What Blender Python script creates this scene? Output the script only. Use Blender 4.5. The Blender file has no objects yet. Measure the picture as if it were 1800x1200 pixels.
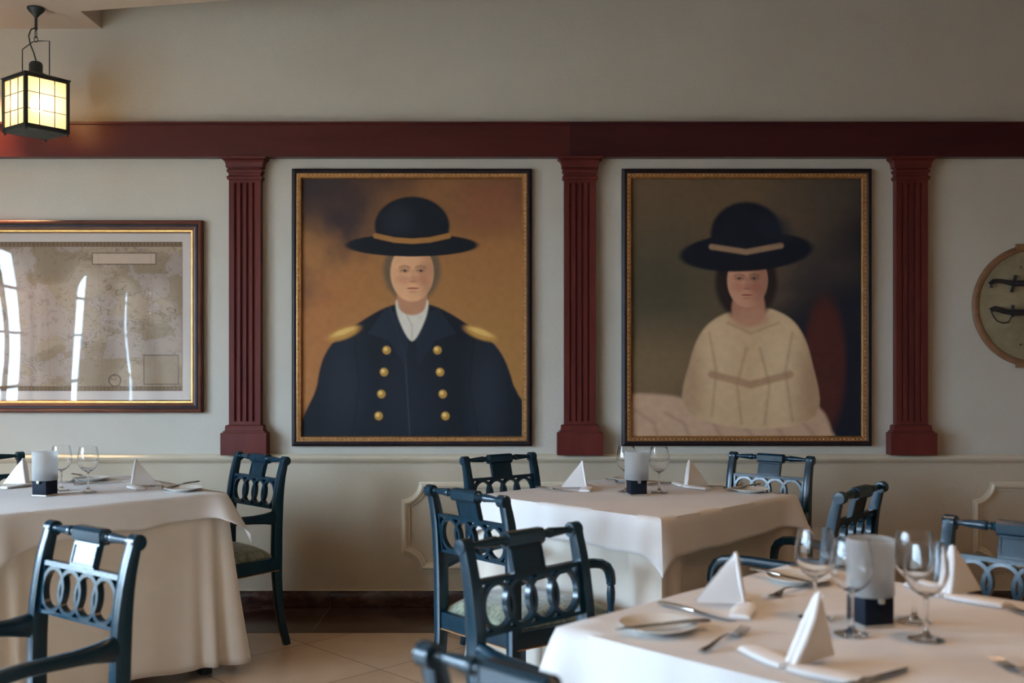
import bpy, bmesh, math, random
import numpy as np
from mathutils import Vector, Matrix, noise

random.seed(7)
PI = math.pi
SC = bpy.context.scene
COL = SC.collection

# ------------------------------------------------------------------ camera numbers
F, CX, HY, H = 1810.0, 900.0, 635.0, 1.30      # focal length (px), centre column, horizon row, eye height
WALL = 5.45                                    # distance of the picture wall


def atz(x, y, z=0.753):
    """floor-plan point seen at pixel (x, y) on the level z"""
    s = (y - HY) / (H - z)
    return Vector(((x - CX) / s, F / s, z))


def onwall(x, y, depth=0.0):
    s = F / (WALL - depth)
    return ((x - CX) / s, H + (HY - y) / s)


def lin(c):
    return tuple(((v / 255) / 12.92 if v / 255 <= 0.04045 else ((v / 255 + 0.055) / 1.055) ** 2.4) for v in c)


# ------------------------------------------------------------------ materials
def new_mat(name):
    m = bpy.data.materials.new(name)
    m.use_nodes = True
    nt = m.node_tree
    b = nt.nodes['Principled BSDF']
    return m, nt, b


def ramp(nt, fac, stops):
    r = nt.nodes.new('ShaderNodeValToRGB')
    e = r.color_ramp.elements
    while len(e) < len(stops):
        e.new(0.5)
    for el, (p, c) in zip(e, stops):
        el.position = p
        el.color = (*c, 1)
    nt.links.new(fac, r.inputs[0])
    return r.outputs[0]


def noise_node(nt, scale, detail=4, rough=0.55, stretch=None, dist=0.0):
    tc = nt.nodes.new('ShaderNodeTexCoord')
    mp = nt.nodes.new('ShaderNodeMapping')
    if stretch:
        mp.inputs['Scale'].default_value = stretch
    nt.links.new(tc.outputs['Object'], mp.inputs[0])
    n = nt.nodes.new('ShaderNodeTexNoise')
    n.inputs['Scale'].default_value = scale
    n.inputs['Detail'].default_value = detail
    n.inputs['Roughness'].default_value = rough
    n.inputs['Distortion'].default_value = dist
    nt.links.new(mp.outputs[0], n.inputs['Vector'])
    return n.outputs['Fac']


def bump(nt, b, fac, strength, dist=0.01):
    bp = nt.nodes.new('ShaderNodeBump')
    bp.inputs['Strength'].default_value = strength
    bp.inputs['Distance'].default_value = dist
    nt.links.new(fac, bp.inputs['Height'])
    nt.links.new(bp.outputs[0], b.inputs['Normal'])


def mottled(name, c1, c2, scale, rough, stretch=None, bmp=0.0, bscale=None, dist=0.0, lo=0.35, hi=0.65, **kw):
    m, nt, b = new_mat(name)
    n = noise_node(nt, scale, 6, 0.6, stretch, dist)
    col = ramp(nt, n, [(lo, c1), (hi, c2)])
    nt.links.new(col, b.inputs['Base Color'])
    b.inputs['Roughness'].default_value = rough
    if bmp:
        n2 = noise_node(nt, bscale or scale * 4, 3, 0.5, stretch)
        bump(nt, b, n2, bmp)
    for k, v in kw.items():
        b.inputs[k.replace('_', ' ')].default_value = v
    return m


M = {}
M['wall'] = mottled('plaster_paint', (0.50, 0.455, 0.385), (0.535, 0.495, 0.425), 2.2, 0.75, bmp=0.12, bscale=60)
M['dado'] = mottled('dado_paint', (0.47, 0.39, 0.285), (0.52, 0.44, 0.33), 2.0, 0.7, bmp=0.15, bscale=45)
M['cream'] = mottled('cream_trim_paint', (0.60, 0.51, 0.38), (0.64, 0.55, 0.41), 5, 0.35)
M['ceiling'] = mottled('ceiling_paint', (0.54, 0.44, 0.34), (0.58, 0.48, 0.38), 1.5, 0.8)
M['mahogany'] = mottled('mahogany', (0.085, 0.013, 0.011), (0.13, 0.024, 0.018), 7, 0.42, stretch=(1, 1, 0.12), dist=0.6, IOR=1.32)
M['mahogany_long'] = mottled('mahogany_long_grain', (0.058, 0.010, 0.011), (0.085, 0.017, 0.015), 6, 0.3, stretch=(0.15, 1, 1.2), dist=0.6, IOR=1.32)
M['mahogany_deep'] = mottled('mahogany_deep_grain', (0.038, 0.008, 0.011), (0.060, 0.012, 0.014), 6, 0.3, stretch=(0.15, 1, 1.2), dist=0.9, IOR=1.32)
M['chair'] = mottled('dark_teal_lacquer', (0.002, 0.021, 0.037), (0.004, 0.028, 0.047), 12, 0.23, bmp=0.03, bscale=80)
M['chair'].node_tree.nodes['Principled BSDF'].inputs['IOR'].default_value = 1.45
M['gilt'] = mottled('gilt_line', (0.42, 0.22, 0.10), (0.55, 0.31, 0.15), 30, 0.35, Metallic=0.6)
M['velvet'] = mottled('green_velvet', (0.05, 0.062, 0.038), (0.30, 0.335, 0.235), 26, 0.75, dist=1.5, bmp=0.3, bscale=60,
                      lo=0.3, hi=0.72)
M['velvet'].node_tree.nodes['Principled BSDF'].inputs['Sheen Weight'].default_value = 0.5
M['linen'] = mottled('white_linen', (0.66, 0.635, 0.62), (0.70, 0.675, 0.66), 5, 0.8, bmp=0.06, bscale=300)
M['underlinen'] = mottled('cream_linen', (0.60, 0.535, 0.46), (0.645, 0.58, 0.50), 4, 0.8, bmp=0.06, bscale=260)
M['napkin'] = mottled('napkin_cotton', (0.78, 0.76, 0.75), (0.82, 0.80, 0.79), 9, 0.8, bmp=0.08, bscale=250)
M['porcelain'] = mottled('porcelain', (0.68, 0.66, 0.61), (0.70, 0.68, 0.63), 3, 0.12)
M['steel'] = mottled('cutlery_steel', (0.46, 0.45, 0.43), (0.52, 0.51, 0.49), 8, 0.15, Metallic=1.0)
M['slate'] = mottled('dark_slate_ceramic', (0.007, 0.011, 0.019), (0.012, 0.016, 0.026), 14, 0.6, IOR=1.2)
M['clip'] = mottled('pale_metal_clip', (0.55, 0.52, 0.46), (0.6, 0.57, 0.5), 14, 0.3, Metallic=0.8)
M['patina'] = mottled('green_black_iron', (0.018, 0.026, 0.022), (0.05, 0.07, 0.058), 22, 0.6, bmp=0.2, bscale=60)
M['iron'] = mottled('black_iron', (0.012, 0.017, 0.017), (0.022, 0.028, 0.027), 20, 0.5)
M['frame_dark'] = mottled('near_black_frame', (0.010, 0.007, 0.010), (0.024, 0.013, 0.015), 9, 0.42, IOR=1.35)
M['frame_red'] = mottled('red_brown_frame', (0.085, 0.024, 0.016), (0.13, 0.042, 0.024), 9, 0.38, IOR=1.4)
M['gold'] = mottled('frame_gold', (0.40, 0.20, 0.075), (0.55, 0.30, 0.12), 40, 0.34, Metallic=0.75)
M['bead'] = mottled('bead_gold', (0.62, 0.42, 0.22), (0.74, 0.53, 0.30), 40, 0.28, Metallic=0.7)
M['mat_board'] = mottled('mat_board', (0.58, 0.50, 0.45), (0.61, 0.53, 0.48), 3, 0.8)
M['oak'] = mottled('oak_rim', (0.16, 0.075, 0.035), (0.25, 0.125, 0.06), 8, 0.45, dist=0.8)
M['hide'] = mottled('aged_board', (0.20, 0.16, 0.09), (0.33, 0.27, 0.16), 5, 0.7, dist=0.7)
M['sword'] = mottled('dark_sword_grip', (0.012, 0.010, 0.014), (0.022, 0.02, 0.025), 12, 0.35)
M['frame_white'] = mottled('window_paint', (0.28, 0.19, 0.14), (0.32, 0.22, 0.16), 6, 0.5)
M['inner_wall'] = mottled('inner_wall_paint', (0.40, 0.28, 0.185), (0.44, 0.31, 0.21), 2, 0.8)
M['terrace'] = mottled('terrace_stone', (0.26, 0.24, 0.21), (0.34, 0.32, 0.28), 1.2, 0.8)

# dark veined marble
m, nt, b = new_mat('dark_brown_marble')
n1 = noise_node(nt, 9, 9, 0.75, (1, 1, 2.0), 1.2)
c1 = ramp(nt, n1, [(0.30, (0.016, 0.008, 0.008)), (0.52, (0.065, 0.030, 0.022)), (0.74, (0.17, 0.10, 0.072))])
nt.links.new(c1, b.inputs['Base Color'])
b.inputs['Roughness'].default_value = 0.18
M['marble'] = m

# diagonal beige floor tiles, 0.558 m, laid at 45 degrees
m, nt, b = new_mat('beige_marble_tiles')
tc = nt.nodes.new('ShaderNodeTexCoord')
mp = nt.nodes.new('ShaderNodeMapping')
mp.inputs['Rotation'].default_value = (0, 0, PI / 4)
mp.vector_type = 'POINT'
nt.links.new(tc.outputs['Object'], mp.inputs[0])
sep = nt.nodes.new('ShaderNodeSeparateXYZ')
nt.links.new(mp.outputs[0], sep.inputs[0])


def mth(op, a, bv=None, c=None):
    n = nt.nodes.new('ShaderNodeMath')
    n.operation = op
    for i, v in enumerate((a, bv, c)):
        if v is None:
            continue
        if isinstance(v, (int, float)):
            n.inputs[i].default_value = v
        else:
            nt.links.new(v, n.inputs[i])
    return n.outputs[0]


T = 0.558
# after rotating by +45: x' = (X - Y)/sqrt2 = -v ; y' = (X + Y)/sqrt2 = u
gx = mth('FRACT', mth('DIVIDE', mth('ADD', sep.outputs[0], 4.026 + T * 20), T))
gy = mth('FRACT', mth('DIVIDE', mth('ADD', sep.outputs[1], -2.68 + T * 20), T))
ex = mth('MINIMUM', gx, mth('SUBTRACT', 1.0, gx))
ey = mth('MINIMUM', gy, mth('SUBTRACT', 1.0, gy))
edge = mth('LESS_THAN', mth('MINIMUM', ex, ey), 0.004)
cx_ = mth('FLOOR', mth('DIVIDE', mth('ADD', sep.outputs[0], 4.026 + T * 20), T))
cy_ = mth('FLOOR', mth('DIVIDE', mth('ADD', sep.outputs[1], -2.68 + T * 20), T))
tone = mth('FRACT', mth('MULTIPLY', mth('SINE', mth('ADD', mth('MULTIPLY', cx_, 12.98), mth('MULTIPLY', cy_, 78.2))), 437.5))
nz = noise_node(nt, 3.2, 8, 0.65, None, 0.8)
val = mth('ADD', mth('MULTIPLY', tone, 0.22), mth('MULTIPLY', nz, 0.8))
base = ramp(nt, val, [(0.25, (0.50, 0.34, 0.22)), (0.8, (0.62, 0.45, 0.31))])
mx = nt.nodes.new('ShaderNodeMix')
mx.data_type = 'RGBA'
nt.links.new(edge, mx.inputs[0])
nt.links.new(base, mx.inputs[6])
mx.inputs[7].default_value = (0.22, 0.14, 0.09, 1)
nt.links.new(mx.outputs[2], b.inputs['Base Color'])
b.inputs['Roughness'].default_value = 0.22
M['floor'] = m


def glass_mat(name, rough, tint=(1, 1, 1), ior=1.45):
    m, nt, b = new_mat(name)
    b.inputs['Base Color'].default_value = (*tint, 1)
    b.inputs['Transmission Weight'].default_value = 1.0
    b.inputs['Roughness'].default_value = rough
    b.inputs['IOR'].default_value = ior
    return m


M['crystal'] = glass_mat('wine_glass', 0.0)

# frosted candle shade: light passes and scatters
m, nt, b = new_mat('frosted_glass')
tr = nt.nodes.new('ShaderNodeBsdfTranslucent')
tr.inputs[0].default_value = (0.80, 0.80, 0.79, 1)
tp = nt.nodes.new('ShaderNodeBsdfTransparent')
df = nt.nodes.new('ShaderNodeBsdfDiffuse')
df.inputs[0].default_value = (0.62, 0.615, 0.60, 1)
a1 = nt.nodes.new('ShaderNodeMixShader')
a1.inputs[0].default_value = 0.45
nt.links.new(tr.outputs[0], a1.inputs[1])
nt.links.new(df.outputs[0], a1.inputs[2])
a2 = nt.nodes.new('ShaderNodeMixShader')
a2.inputs[0].default_value = 0.45
nt.links.new(a1.outputs[0], a2.inputs[1])
nt.links.new(tp.outputs[0], a2.inputs[2])
nt.links.new(a2.outputs[0], nt.nodes['Material Output'].inputs[0])
M['frosted'] = m

# opal lantern pane
m, nt, b = new_mat('opal_pane')
tr = nt.nodes.new('ShaderNodeBsdfTranslucent')
tr.inputs[0].default_value = (0.93, 0.80, 0.58, 1)
df = nt.nodes.new('ShaderNodeBsdfDiffuse')
df.inputs[0].default_value = (0.75, 0.62, 0.42, 1)
a1 = nt.nodes.new('ShaderNodeMixShader')
a1.inputs[0].default_value = 0.35
nt.links.new(tr.outputs[0], a1.inputs[1])
nt.links.new(df.outputs[0], a1.inputs[2])
rf = nt.nodes.new('ShaderNodeBsdfRefraction')
rf.inputs['Color'].default_value = (1.0, .9, .72, 1)
rf.inputs['Roughness'].default_value = .42
rf.inputs['IOR'].default_value = 1.12
a2 = nt.nodes.new('ShaderNodeMixShader')
a2.inputs[0].default_value = 0.16
nt.links.new(a1.outputs[0], a2.inputs[1])
nt.links.new(rf.outputs[0], a2.inputs[2])
nt.links.new(a2.outputs[0], nt.nodes['Material Output'].inputs[0])
M['opal'] = m

m, nt, b = new_mat('lit_bulb')
b.inputs['Emission Color'].default_value = (1.0, 0.80, 0.52, 1)
b.inputs['Emission Strength'].default_value = 30
M['bulb'] = m

# wavy picture glass
m, nt, b = new_mat('wavy_picture_glass')
gl = nt.nodes.new('ShaderNodeBsdfGlossy')
gl.inputs['Roughness'].default_value = 0.02
tp = nt.nodes.new('ShaderNodeBsdfTransparent')
lw = nt.nodes.new('ShaderNodeLayerWeight')
lw.inputs[0].default_value = .5
pw = nt.nodes.new('ShaderNodeMath')
pw.operation = 'POWER'
nt.links.new(lw.outputs['Facing'], pw.inputs[0])
pw.inputs[1].default_value = 5.0
fr = nt.nodes.new('ShaderNodeMath')
fr.operation = 'MULTIPLY_ADD'
nt.links.new(pw.outputs[0], fr.inputs[0])
fr.inputs[1].default_value = .85
fr.inputs[2].default_value = .036
nw = noise_node(nt, 1.6, 0, 0.4)
bp = nt.nodes.new('ShaderNodeBump')
bp.inputs['Strength'].default_value = 0.12
bp.inputs['Distance'].default_value = 0.05
nt.links.new(nw, bp.inputs['Height'])
nt.links.new(bp.outputs[0], gl.inputs['Normal'])
a1 = nt.nodes.new('ShaderNodeMixShader')
nt.links.new(fr.outputs[0], a1.inputs[0])
nt.links.new(tp.outputs[0], a1.inputs[1])
nt.links.new(gl.outputs[0], a1.inputs[2])
nt.links.new(a1.outputs[0], nt.nodes['Material Output'].inputs[0])
M['picture_glass'] = m

# translucent curtain
m, nt, b = new_mat('sheer_curtain')
tr = nt.nodes.new('ShaderNodeBsdfTranslucent')
tr.inputs[0].default_value = (0.70, 0.56, 0.44, 1)
df = nt.nodes.new('ShaderNodeBsdfDiffuse')
df.inputs[0].default_value = (0.70, 0.57, 0.46, 1)
a1 = nt.nodes.new('ShaderNodeMixShader')
a1.inputs[0].default_value = 0.6
nt.links.new(tr.outputs[0], a1.inputs[1])
nt.links.new(df.outputs[0], a1.inputs[2])
nt.links.new(a1.outputs[0], nt.nodes['Material Output'].inputs[0])
M['curtain'] = m


def paint_mat(name, rough):
    m, nt, b = new_mat(name)
    at = nt.nodes.new('ShaderNodeAttribute')
    at.attribute_name = 'paint'
    nt.links.new(at.outputs['Color'], b.inputs['Base Color'])
    b.inputs['Roughness'].default_value = rough
    b.inputs['Specular IOR Level'].default_value = 0.25
    n = noise_node(nt, 260, 2, 0.5)
    bump(nt, b, n, 0.15, 0.002)
    return m


M['canvas'] = paint_mat('canvas_paint', 0.6)
M['print'] = paint_mat('old_print_ink', 0.8)


# ------------------------------------------------------------------ mesh builder
class MB:
    def __init__(self):
        self.v, self.f = [], []

    def add(self, vs, fs):
        o = len(self.v)
        self.v += [Vector(p) for p in vs]
        self.f += [[i + o for i in q] for q in fs]
        return self

    def box(self, x0, x1, y0, y1, z0, z1, ch=0.0):
        if ch <= 0:
            vs = [(x, y, z) for z in (z0, z1) for y in (y0, y1) for x in (x0, x1)]
            fs = [(0, 2, 3, 1), (4, 5, 7, 6), (0, 1, 5, 4), (2, 6, 7, 3), (0, 4, 6, 2), (1, 3, 7, 5)]
            return self.add(vs, fs)
        bm = bmesh.new()
        bmesh.ops.create_cube(bm, size=1)
        for q in bm.verts:
            q.co = Vector(((x0 + x1) / 2 + q.co.x * (x1 - x0), (y0 + y1) / 2 + q.co.y * (y1 - y0), (z0 + z1) / 2 + q.co.z * (z1 - z0)))
        bmesh.ops.bevel(bm, geom=bm.edges[:], offset=ch, segments=2, affect='EDGES', profile=0.5)
        return self.bm(bm)

    def bm(self, bm):
        bm.verts.index_update()
        self.add([q.co.copy() for q in bm.verts], [[q.index for q in f.verts] for f in bm.faces])
        bm.free()
        return self

    def lathe(self, prof, n=32, origin=(0, 0, 0), axis='z', cap=True):
        vs, fs = [], []
        for r, h in prof:
            for i in range(n):
                a = 2 * PI * i / n
                p = (r * math.cos(a), r * math.sin(a), h)
                if axis == 'x':
                    p = (h, r * math.cos(a), r * math.sin(a))
                elif axis == 'y':
                    p = (r * math.sin(a), h, r * math.cos(a))
                vs.append((p[0] + origin[0], p[1] + origin[1], p[2] + origin[2]))
        k = len(prof)
        for j in range(k - 1):
            for i in range(n):
                fs.append((j * n + i, j * n + (i + 1) % n, (j + 1) * n + (i + 1) % n, (j + 1) * n + i))
        if cap:
            fs.append(tuple(range(n))[::-1])
            fs.append(tuple((k - 1) * n + i for i in range(n)))
        return self.add(vs, fs)

    def sweep(self, pts, wid, dep, lateral=None, n=12, power=4.0, cap=True, closed=False):
        """rounded-rectangle section along a path; wid along 'lateral', dep across it"""
        pts = [Vector(p) for p in pts]
        k = len(pts)
        wid = wid if isinstance(wid, (list, tuple)) else [wid] * k
        dep = dep if isinstance(dep, (list, tuple)) else [dep] * k
        vs, fs = [], []
        up = None
        for j, p in enumerate(pts):
            if closed:
                t = pts[(j + 1) % k] - pts[j - 1]
            else:
                t = pts[min(j + 1, k - 1)] - pts[max(j - 1, 0)]
            t.normalize()
            if lateral is not None:
                lx = Vector(lateral)
                lx = (lx - t * lx.dot(t)).normalized()
            else:
                if up is None:
                    up = Vector((0, 0, 1)) if abs(t.z) < 0.9 else Vector((1, 0, 0))
                lx = t.cross(up)
                if lx.length < 1e-4:
                    lx = Vector((1, 0, 0))
                lx.normalize()
                up = lx.cross(t)
            ly = t.cross(lx)
            for i in range(n):
                a = 2 * PI * (i + 0.5) / n
                c, s = math.cos(a), math.sin(a)
                r = (abs(c) ** power + abs(s) ** power) ** (-1 / power)
                vs.append(p + lx * (c * r * wid[j] / 2) + ly * (s * r * dep[j] / 2))
        rng = k if closed else k - 1
        for j in range(rng):
            q = (j + 1) % k
            for i in range(n):
                fs.append((j * n + i, j * n + (i + 1) % n, q * n + (i + 1) % n, q * n + i))
        if cap and not closed:
            fs.append(tuple(range(n))[::-1])
            fs.append(tuple((k - 1) * n + i for i in range(n)))
        return self.add(vs, fs)

    def tube(self, pts, r, n=10, closed=False):
        d = [2 * q for q in r] if isinstance(r, (list, tuple)) else 2 * r
        return self.sweep(pts, d, d, None, n, 2.0, True, closed)

    def loft_rect(self, rings):
        """rings: list of (x0,x1,y0,y1,z)"""
        vs, fs = [], []
        for x0, x1, y0, y1, z in rings:
            vs += [(x0, y0, z), (x1, y0, z), (x1, y1, z), (x0, y1, z)]
        k = len(rings)
        for j in range(k - 1):
            for i in range(4):
                fs.append((j * 4 + i, j * 4 + (i + 1) % 4, j * 4 + 4 + (i + 1) % 4, j * 4 + 4 + i))
        fs.append((3, 2, 1, 0))
        fs.append(tuple((k - 1) * 4 + i for i in range(4)))
        return self.add(vs, fs)

    def extrude_x(self, prof, x0, x1):
        """prof: closed polygon of (y,z)"""
        n = len(prof)
        vs = [(x0, y, z) for y, z in prof] + [(x1, y, z) for y, z in prof]
        fs = [(i, (i + 1) % n, n + (i + 1) % n, n + i) for i in range(n)]
        fs += [tuple(range(n))[::-1], tuple(range(n, 2 * n))]
        return self.add(vs, fs)

    def xform(self, mat):
        self.v = [mat @ p for p in self.v]
        return self

    def build(self, name, mat, parent=None, smooth=35, loc=None):
        me = bpy.data.meshes.new(name)
        me.from_pydata([tuple(p) for p in self.v], [], self.f)
        bm = bmesh.new()
        bm.from_mesh(me)
        bmesh.ops.recalc_face_normals(bm, faces=bm.faces[:])
        bm.to_mesh(me)
        bm.free()
        me.materials.append(M[mat] if isinstance(mat, str) else mat)
        if smooth:
            for p in me.polygons:
                p.use_smooth = True
            me.set_sharp_from_angle(angle=math.radians(smooth))
        o = bpy.data.objects.new(name, me)
        COL.objects.link(o)
        if parent:
            o.parent = parent
        if loc is not None:
            o.location = loc
        return o


def tag(o, label=None, cat=None, group=None, kind=None):
    if label:
        o['label'] = label
    if cat:
        o['category'] = cat
    if group:
        o['group'] = group
    if kind:
        o['kind'] = kind
    return o


def empty(name, loc=(0, 0, 0), rz=0.0, label=None, cat=None, group=None):
    o = bpy.data.objects.new(name, None)
    o.empty_display_size = 0.1
    COL.objects.link(o)
    o.location = loc
    o.rotation_euler = (0, 0, rz)
    return tag(o, label, cat, group)


def dup(o, loc, rz, label, group=None):
    def cp(src, par):
        c = src.copy()
        COL.objects.link(c)
        c.parent = par
        for ch in list(src.children):
            cp(ch, c)
        return c
    r = cp(o, None)
    r.location = loc
    r.rotation_euler = (0, 0, rz)
    r['label'] = label
    if group:
        r['group'] = group
    return r


def facing(fx, fy):
    """z-rotation that turns local +Y into the direction (fx, fy)"""
    return math.atan2(-fx, fy)


def struct(o):
    o['kind'] = 'structure'
    return o


# ------------------------------------------------------------------ the room
XL, XR, YN = -4.6, 4.8, -4.2
CEIL, TOP = 3.06, 3.6

fl = MB().box(XL, XR, YN, WALL + 0.1, -0.1, 0).build('floor', 'floor', smooth=0)
struct(fl)
brd = MB()
x = -0.962 - 0.6 * 8
while x < XR:
    a, c = max(x, XL), min(x + 0.6, XR)
    if c > a + 0.01:
        brd.box(a + 0.0012, c - 0.0012, 4.932, WALL - 0.001, -0.02, 0.0015)
    x += 0.6
brd.build('border', 'marble', fl, smooth=0)

wb = struct(MB().box(XL - 0.15, XR + 0.15, WALL, WALL + 0.15, 0, TOP).build('wall_back', 'wall', smooth=0))
MB().box(XL, XR, WALL - 0.003, WALL + 0.01, 0.0, 0.785).build('dado', 'dado', wb, smooth=0)

bb = MB()
x = -0.962 - 0.6 * 8
while x < XR:
    a, c = max(x, XL), min(x + 0.6, XR)
    if c > a + 0.01:
        bb.box(a + 0.001, c - 0.001, WALL - 0.014, WALL, 0.002, 0.089, 0.002)
    x += 0.6
bbo = struct(bb.build('baseboard_back', 'marble'))
MB().box(XL, XR, WALL - 0.011, WALL, 0.088, 0.0925).build('grout_line', 'cream', bbo, smooth=0)

# left wall with four tall windows
WIN = [(2.82, 1.0), (1.38, 1.0), (-0.06, 1.0), (-1.5, 1.0), (-2.94, 1.0)]
Z0, Z1 = 0.35, 2.4
wl = MB()
ys = sorted((c - w / 2, c + w / 2) for c, w in WIN)
prev = YN
for a, c in ys:
    wl.box(XL - 0.2, XL, prev, a, 0, TOP)
    wl.box(XL - 0.2, XL, a, c, 0, Z0)
    wl.box(XL - 0.2, XL, a, c, Z1, TOP)
    prev = c
wl.box(XL - 0.2, XL, prev, WALL, 0, TOP)
struct(wl.build('wall_left', 'inner_wall', smooth=0))
struct(MB().box(XR, XR + 0.15, YN, WALL, 0, TOP).build('wall_right', 'inner_wall', smooth=0))
struct(MB().box(XL - 0.2, XR + 0.15, YN - 0.15, YN, 0, TOP).build('wall_front', 'inner_wall', smooth=0))

# ceiling slab with the recess that runs along the picture wall
ce = MB()
ex0, ey0 = -2.17, 5.18
ex1, ey1 = XR, ey0 - (XR - ex0) * 0.2
poly = [(XL, YN), (XR, YN), (ex1, ey1), (ex0, ey0), (ex0, WALL), (XL, WALL)]
n = len(poly)
ce.add([(px, py, CEIL) for px, py in poly] + [(px, py, TOP) for px, py in poly],
       [tuple(range(n))[::-1], tuple(range(n, 2 * n))] + [(i, (i + 1) % n, n + (i + 1) % n, n + i) for i in range(n)])
co = struct(ce.build('ceiling', 'ceiling', smooth=0))
MB().box(XL - 0.2, XR + 0.15, YN - 0.15, WALL + 0.15, TOP, TOP + 0.1).build('recess_top', 'ceiling', co, smooth=0)

# windows: frame, glazing bars, draped curtains
DRAWN = [.14, .15, .36, .40, .57]     # how far each pair of curtains is drawn
for i, (c, w) in enumerate(WIN):
    fm = MB()
    xx0, xx1 = XL - 0.12, XL - 0.06
    a, e = c - w / 2, c + w / 2
    fm.box(xx0, xx1, a, a + 0.05, Z0, Z1)
    fm.box(xx0, xx1, e - 0.05, e, Z0, Z1)
    fm.box(xx0, xx1, a, e, Z0, Z0 + 0.05)
    fm.box(xx0, xx1, a, e, Z1 - 0.05, Z1)
    fm.box(xx0 + 0.01, xx1 - 0.01, c - 0.015, c + 0.015, Z0, Z1)
    for zz in (1.08, 1.55, 2.02):
        fm.box(xx0 + 0.01, xx1 - 0.01, a, e, zz - 0.014, zz + 0.014)
    win = struct(fm.build('window_%d' % (i + 1), 'frame_white', smooth=0))
    for sgn in (-1, 1):
        vs, fs = [], []
        nu, nv = 40, 24
        for q in range(nv + 1):
            tz = q / nv
            z = Z1 + 0.02 - (Z1 - Z0 + 0.1) * tz
            reach = 0.40 * (1 - min(1, tz / 0.15)) ** 1.5 + DRAWN[i] + 0.05 * max(0, tz - 0.6)
            for p in range(nu + 1):
                u = p / nu
                y = c + sgn * (w / 2 + 0.10 - u * reach)
                vs.append((XL + 0.035 + 0.018 * math.sin(u * 26), y, z))
        for q in range(nv):
            for p in range(nu):
                o = q * (nu + 1) + p
                fs.append((o, o + 1, o + nu + 2, o + nu + 1))
        MB().add(vs, fs).build('curtain', 'curtain', win, smooth=80)
te = MB().box(-16, XL - 0.2, -12, 14, -0.3, -0.12).build('terrace_floor', 'terrace', smooth=0)
struct(te)
# low pale building added outside the windows to cut low sky light
hb = MB().box(-14.5, -13.5, -14, 16, -0.12, 1.8)
hb.loft_rect([(-14.6, -13.4, -14, 16, 1.8), (-14.6, -13.4, -14, 16, 1.88)])
struct(hb.build('sky_block_building', 'terrace', smooth=0))

# mahogany beam in two lengths
def beam(name, x0, x1, mat):
    zt = onwall(0, 214, 0.06)[1]
    zb = onwall(0, 275.5, 0.06)[1]
    b = MB()
    d = 0.06
    prof = [(WALL, zb), (WALL - d, zb), (WALL - d, zb + 0.004), (WALL - d, zt - 0.016), (WALL - d - 0.006, zt - 0.012), (WALL - d - 0.006, zt),
            (WALL, zt)]
    b.extrude_x(prof, x0, x1)
    return struct(b.build(name, mat, smooth=25))


JX = onwall(1003, 0, 0.06)[0]
beam('trim_1', XL, JX - 0.0008, 'mahogany_long')
beam('trim_2', JX + 0.0008, XR, 'mahogany_deep')

# chair rail
rz0, rz1 = 0.764, 0.810
prof = [(WALL, rz0), (WALL - 0.012, rz0), (WALL - 0.016, rz0 + 0.005), (WALL - 0.03, rz0 + 0.012), (WALL - 0.038, rz0 + 0.022),
        (WALL - 0.04, rz0 + 0.030), (WALL - 0.036, rz0 + 0.037), (WALL - 0.026, rz0 + 0.042), (WALL - 0.022, rz1), (WALL, rz1)]
struct(MB().extrude_x(prof, XL, XR).build('trim_3', 'cream', smooth=40))


# panel mouldings with scooped corners
def panel(name, x0, x1, z0, z1, r=0.093):
    pts = []

    def arc(cx, cz, a0, a1):
        for k in range(11):
            a = a0 + (a1 - a0) * k / 10
            pts.append((cx + r * math.cos(a), cz + r * math.sin(a)))
    arc(x0, z0, PI / 2, 0)
    arc(x1, z0, PI, PI / 2)
    arc(x1, z1, -PI / 2, -PI)
    arc(x0, z1, 0, -PI / 2)
    n = len(pts)
    prof = [(0.0, 0.0), (0.0, 0.009), (0.008, 0.012), (0.011, 0.017), (0.02, 0.022), (0.03, 0.018), (0.036, 0.010), (0.046, 0.007), (0.048, 0.0)]
    vs, fs = [], []
    nrm = []
    for i in range(n):
        p0, p1, p2 = Vector(pts[i - 1]), Vector(pts[i]), Vector(pts[(i + 1) % n])
        d1 = (p1 - p0)
        d2 = (p2 - p1)
        if d1.length < 1e-6:
            d1 = d2
        if d2.length < 1e-6:
            d2 = d1
        n1 = Vector((-d1.y, d1.x)).normalized()
        n2 = Vector((-d2.y, d2.x)).normalized()
        mm = (n1 + n2)
        mm = mm / max(0.3, mm.dot(n1))
        nrm.append(mm)
    for i in range(n):
        for off, hh in prof:
            q = Vector(pts[i]) + nrm[i] * off
            vs.append((q.x, WALL - 0.003 - hh, q.y))
    k = len(prof)
    for i in range(n):
        j = (i + 1) % n
        for a in range(k - 1):
            fs.append((i * k + a, i * k + a + 1, j * k + a + 1, j * k + a))
        fs.append((i * k + k - 1, i * k, j * k, j * k + k - 1))
    return struct(MB().add(vs, fs).build(name, 'cream', smooth=30))


panel('trim_4', -0.584, 1.298, 0.192, 0.664)
panel('trim_5', 2.434, 4.3, 0.192, 0.664)


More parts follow.
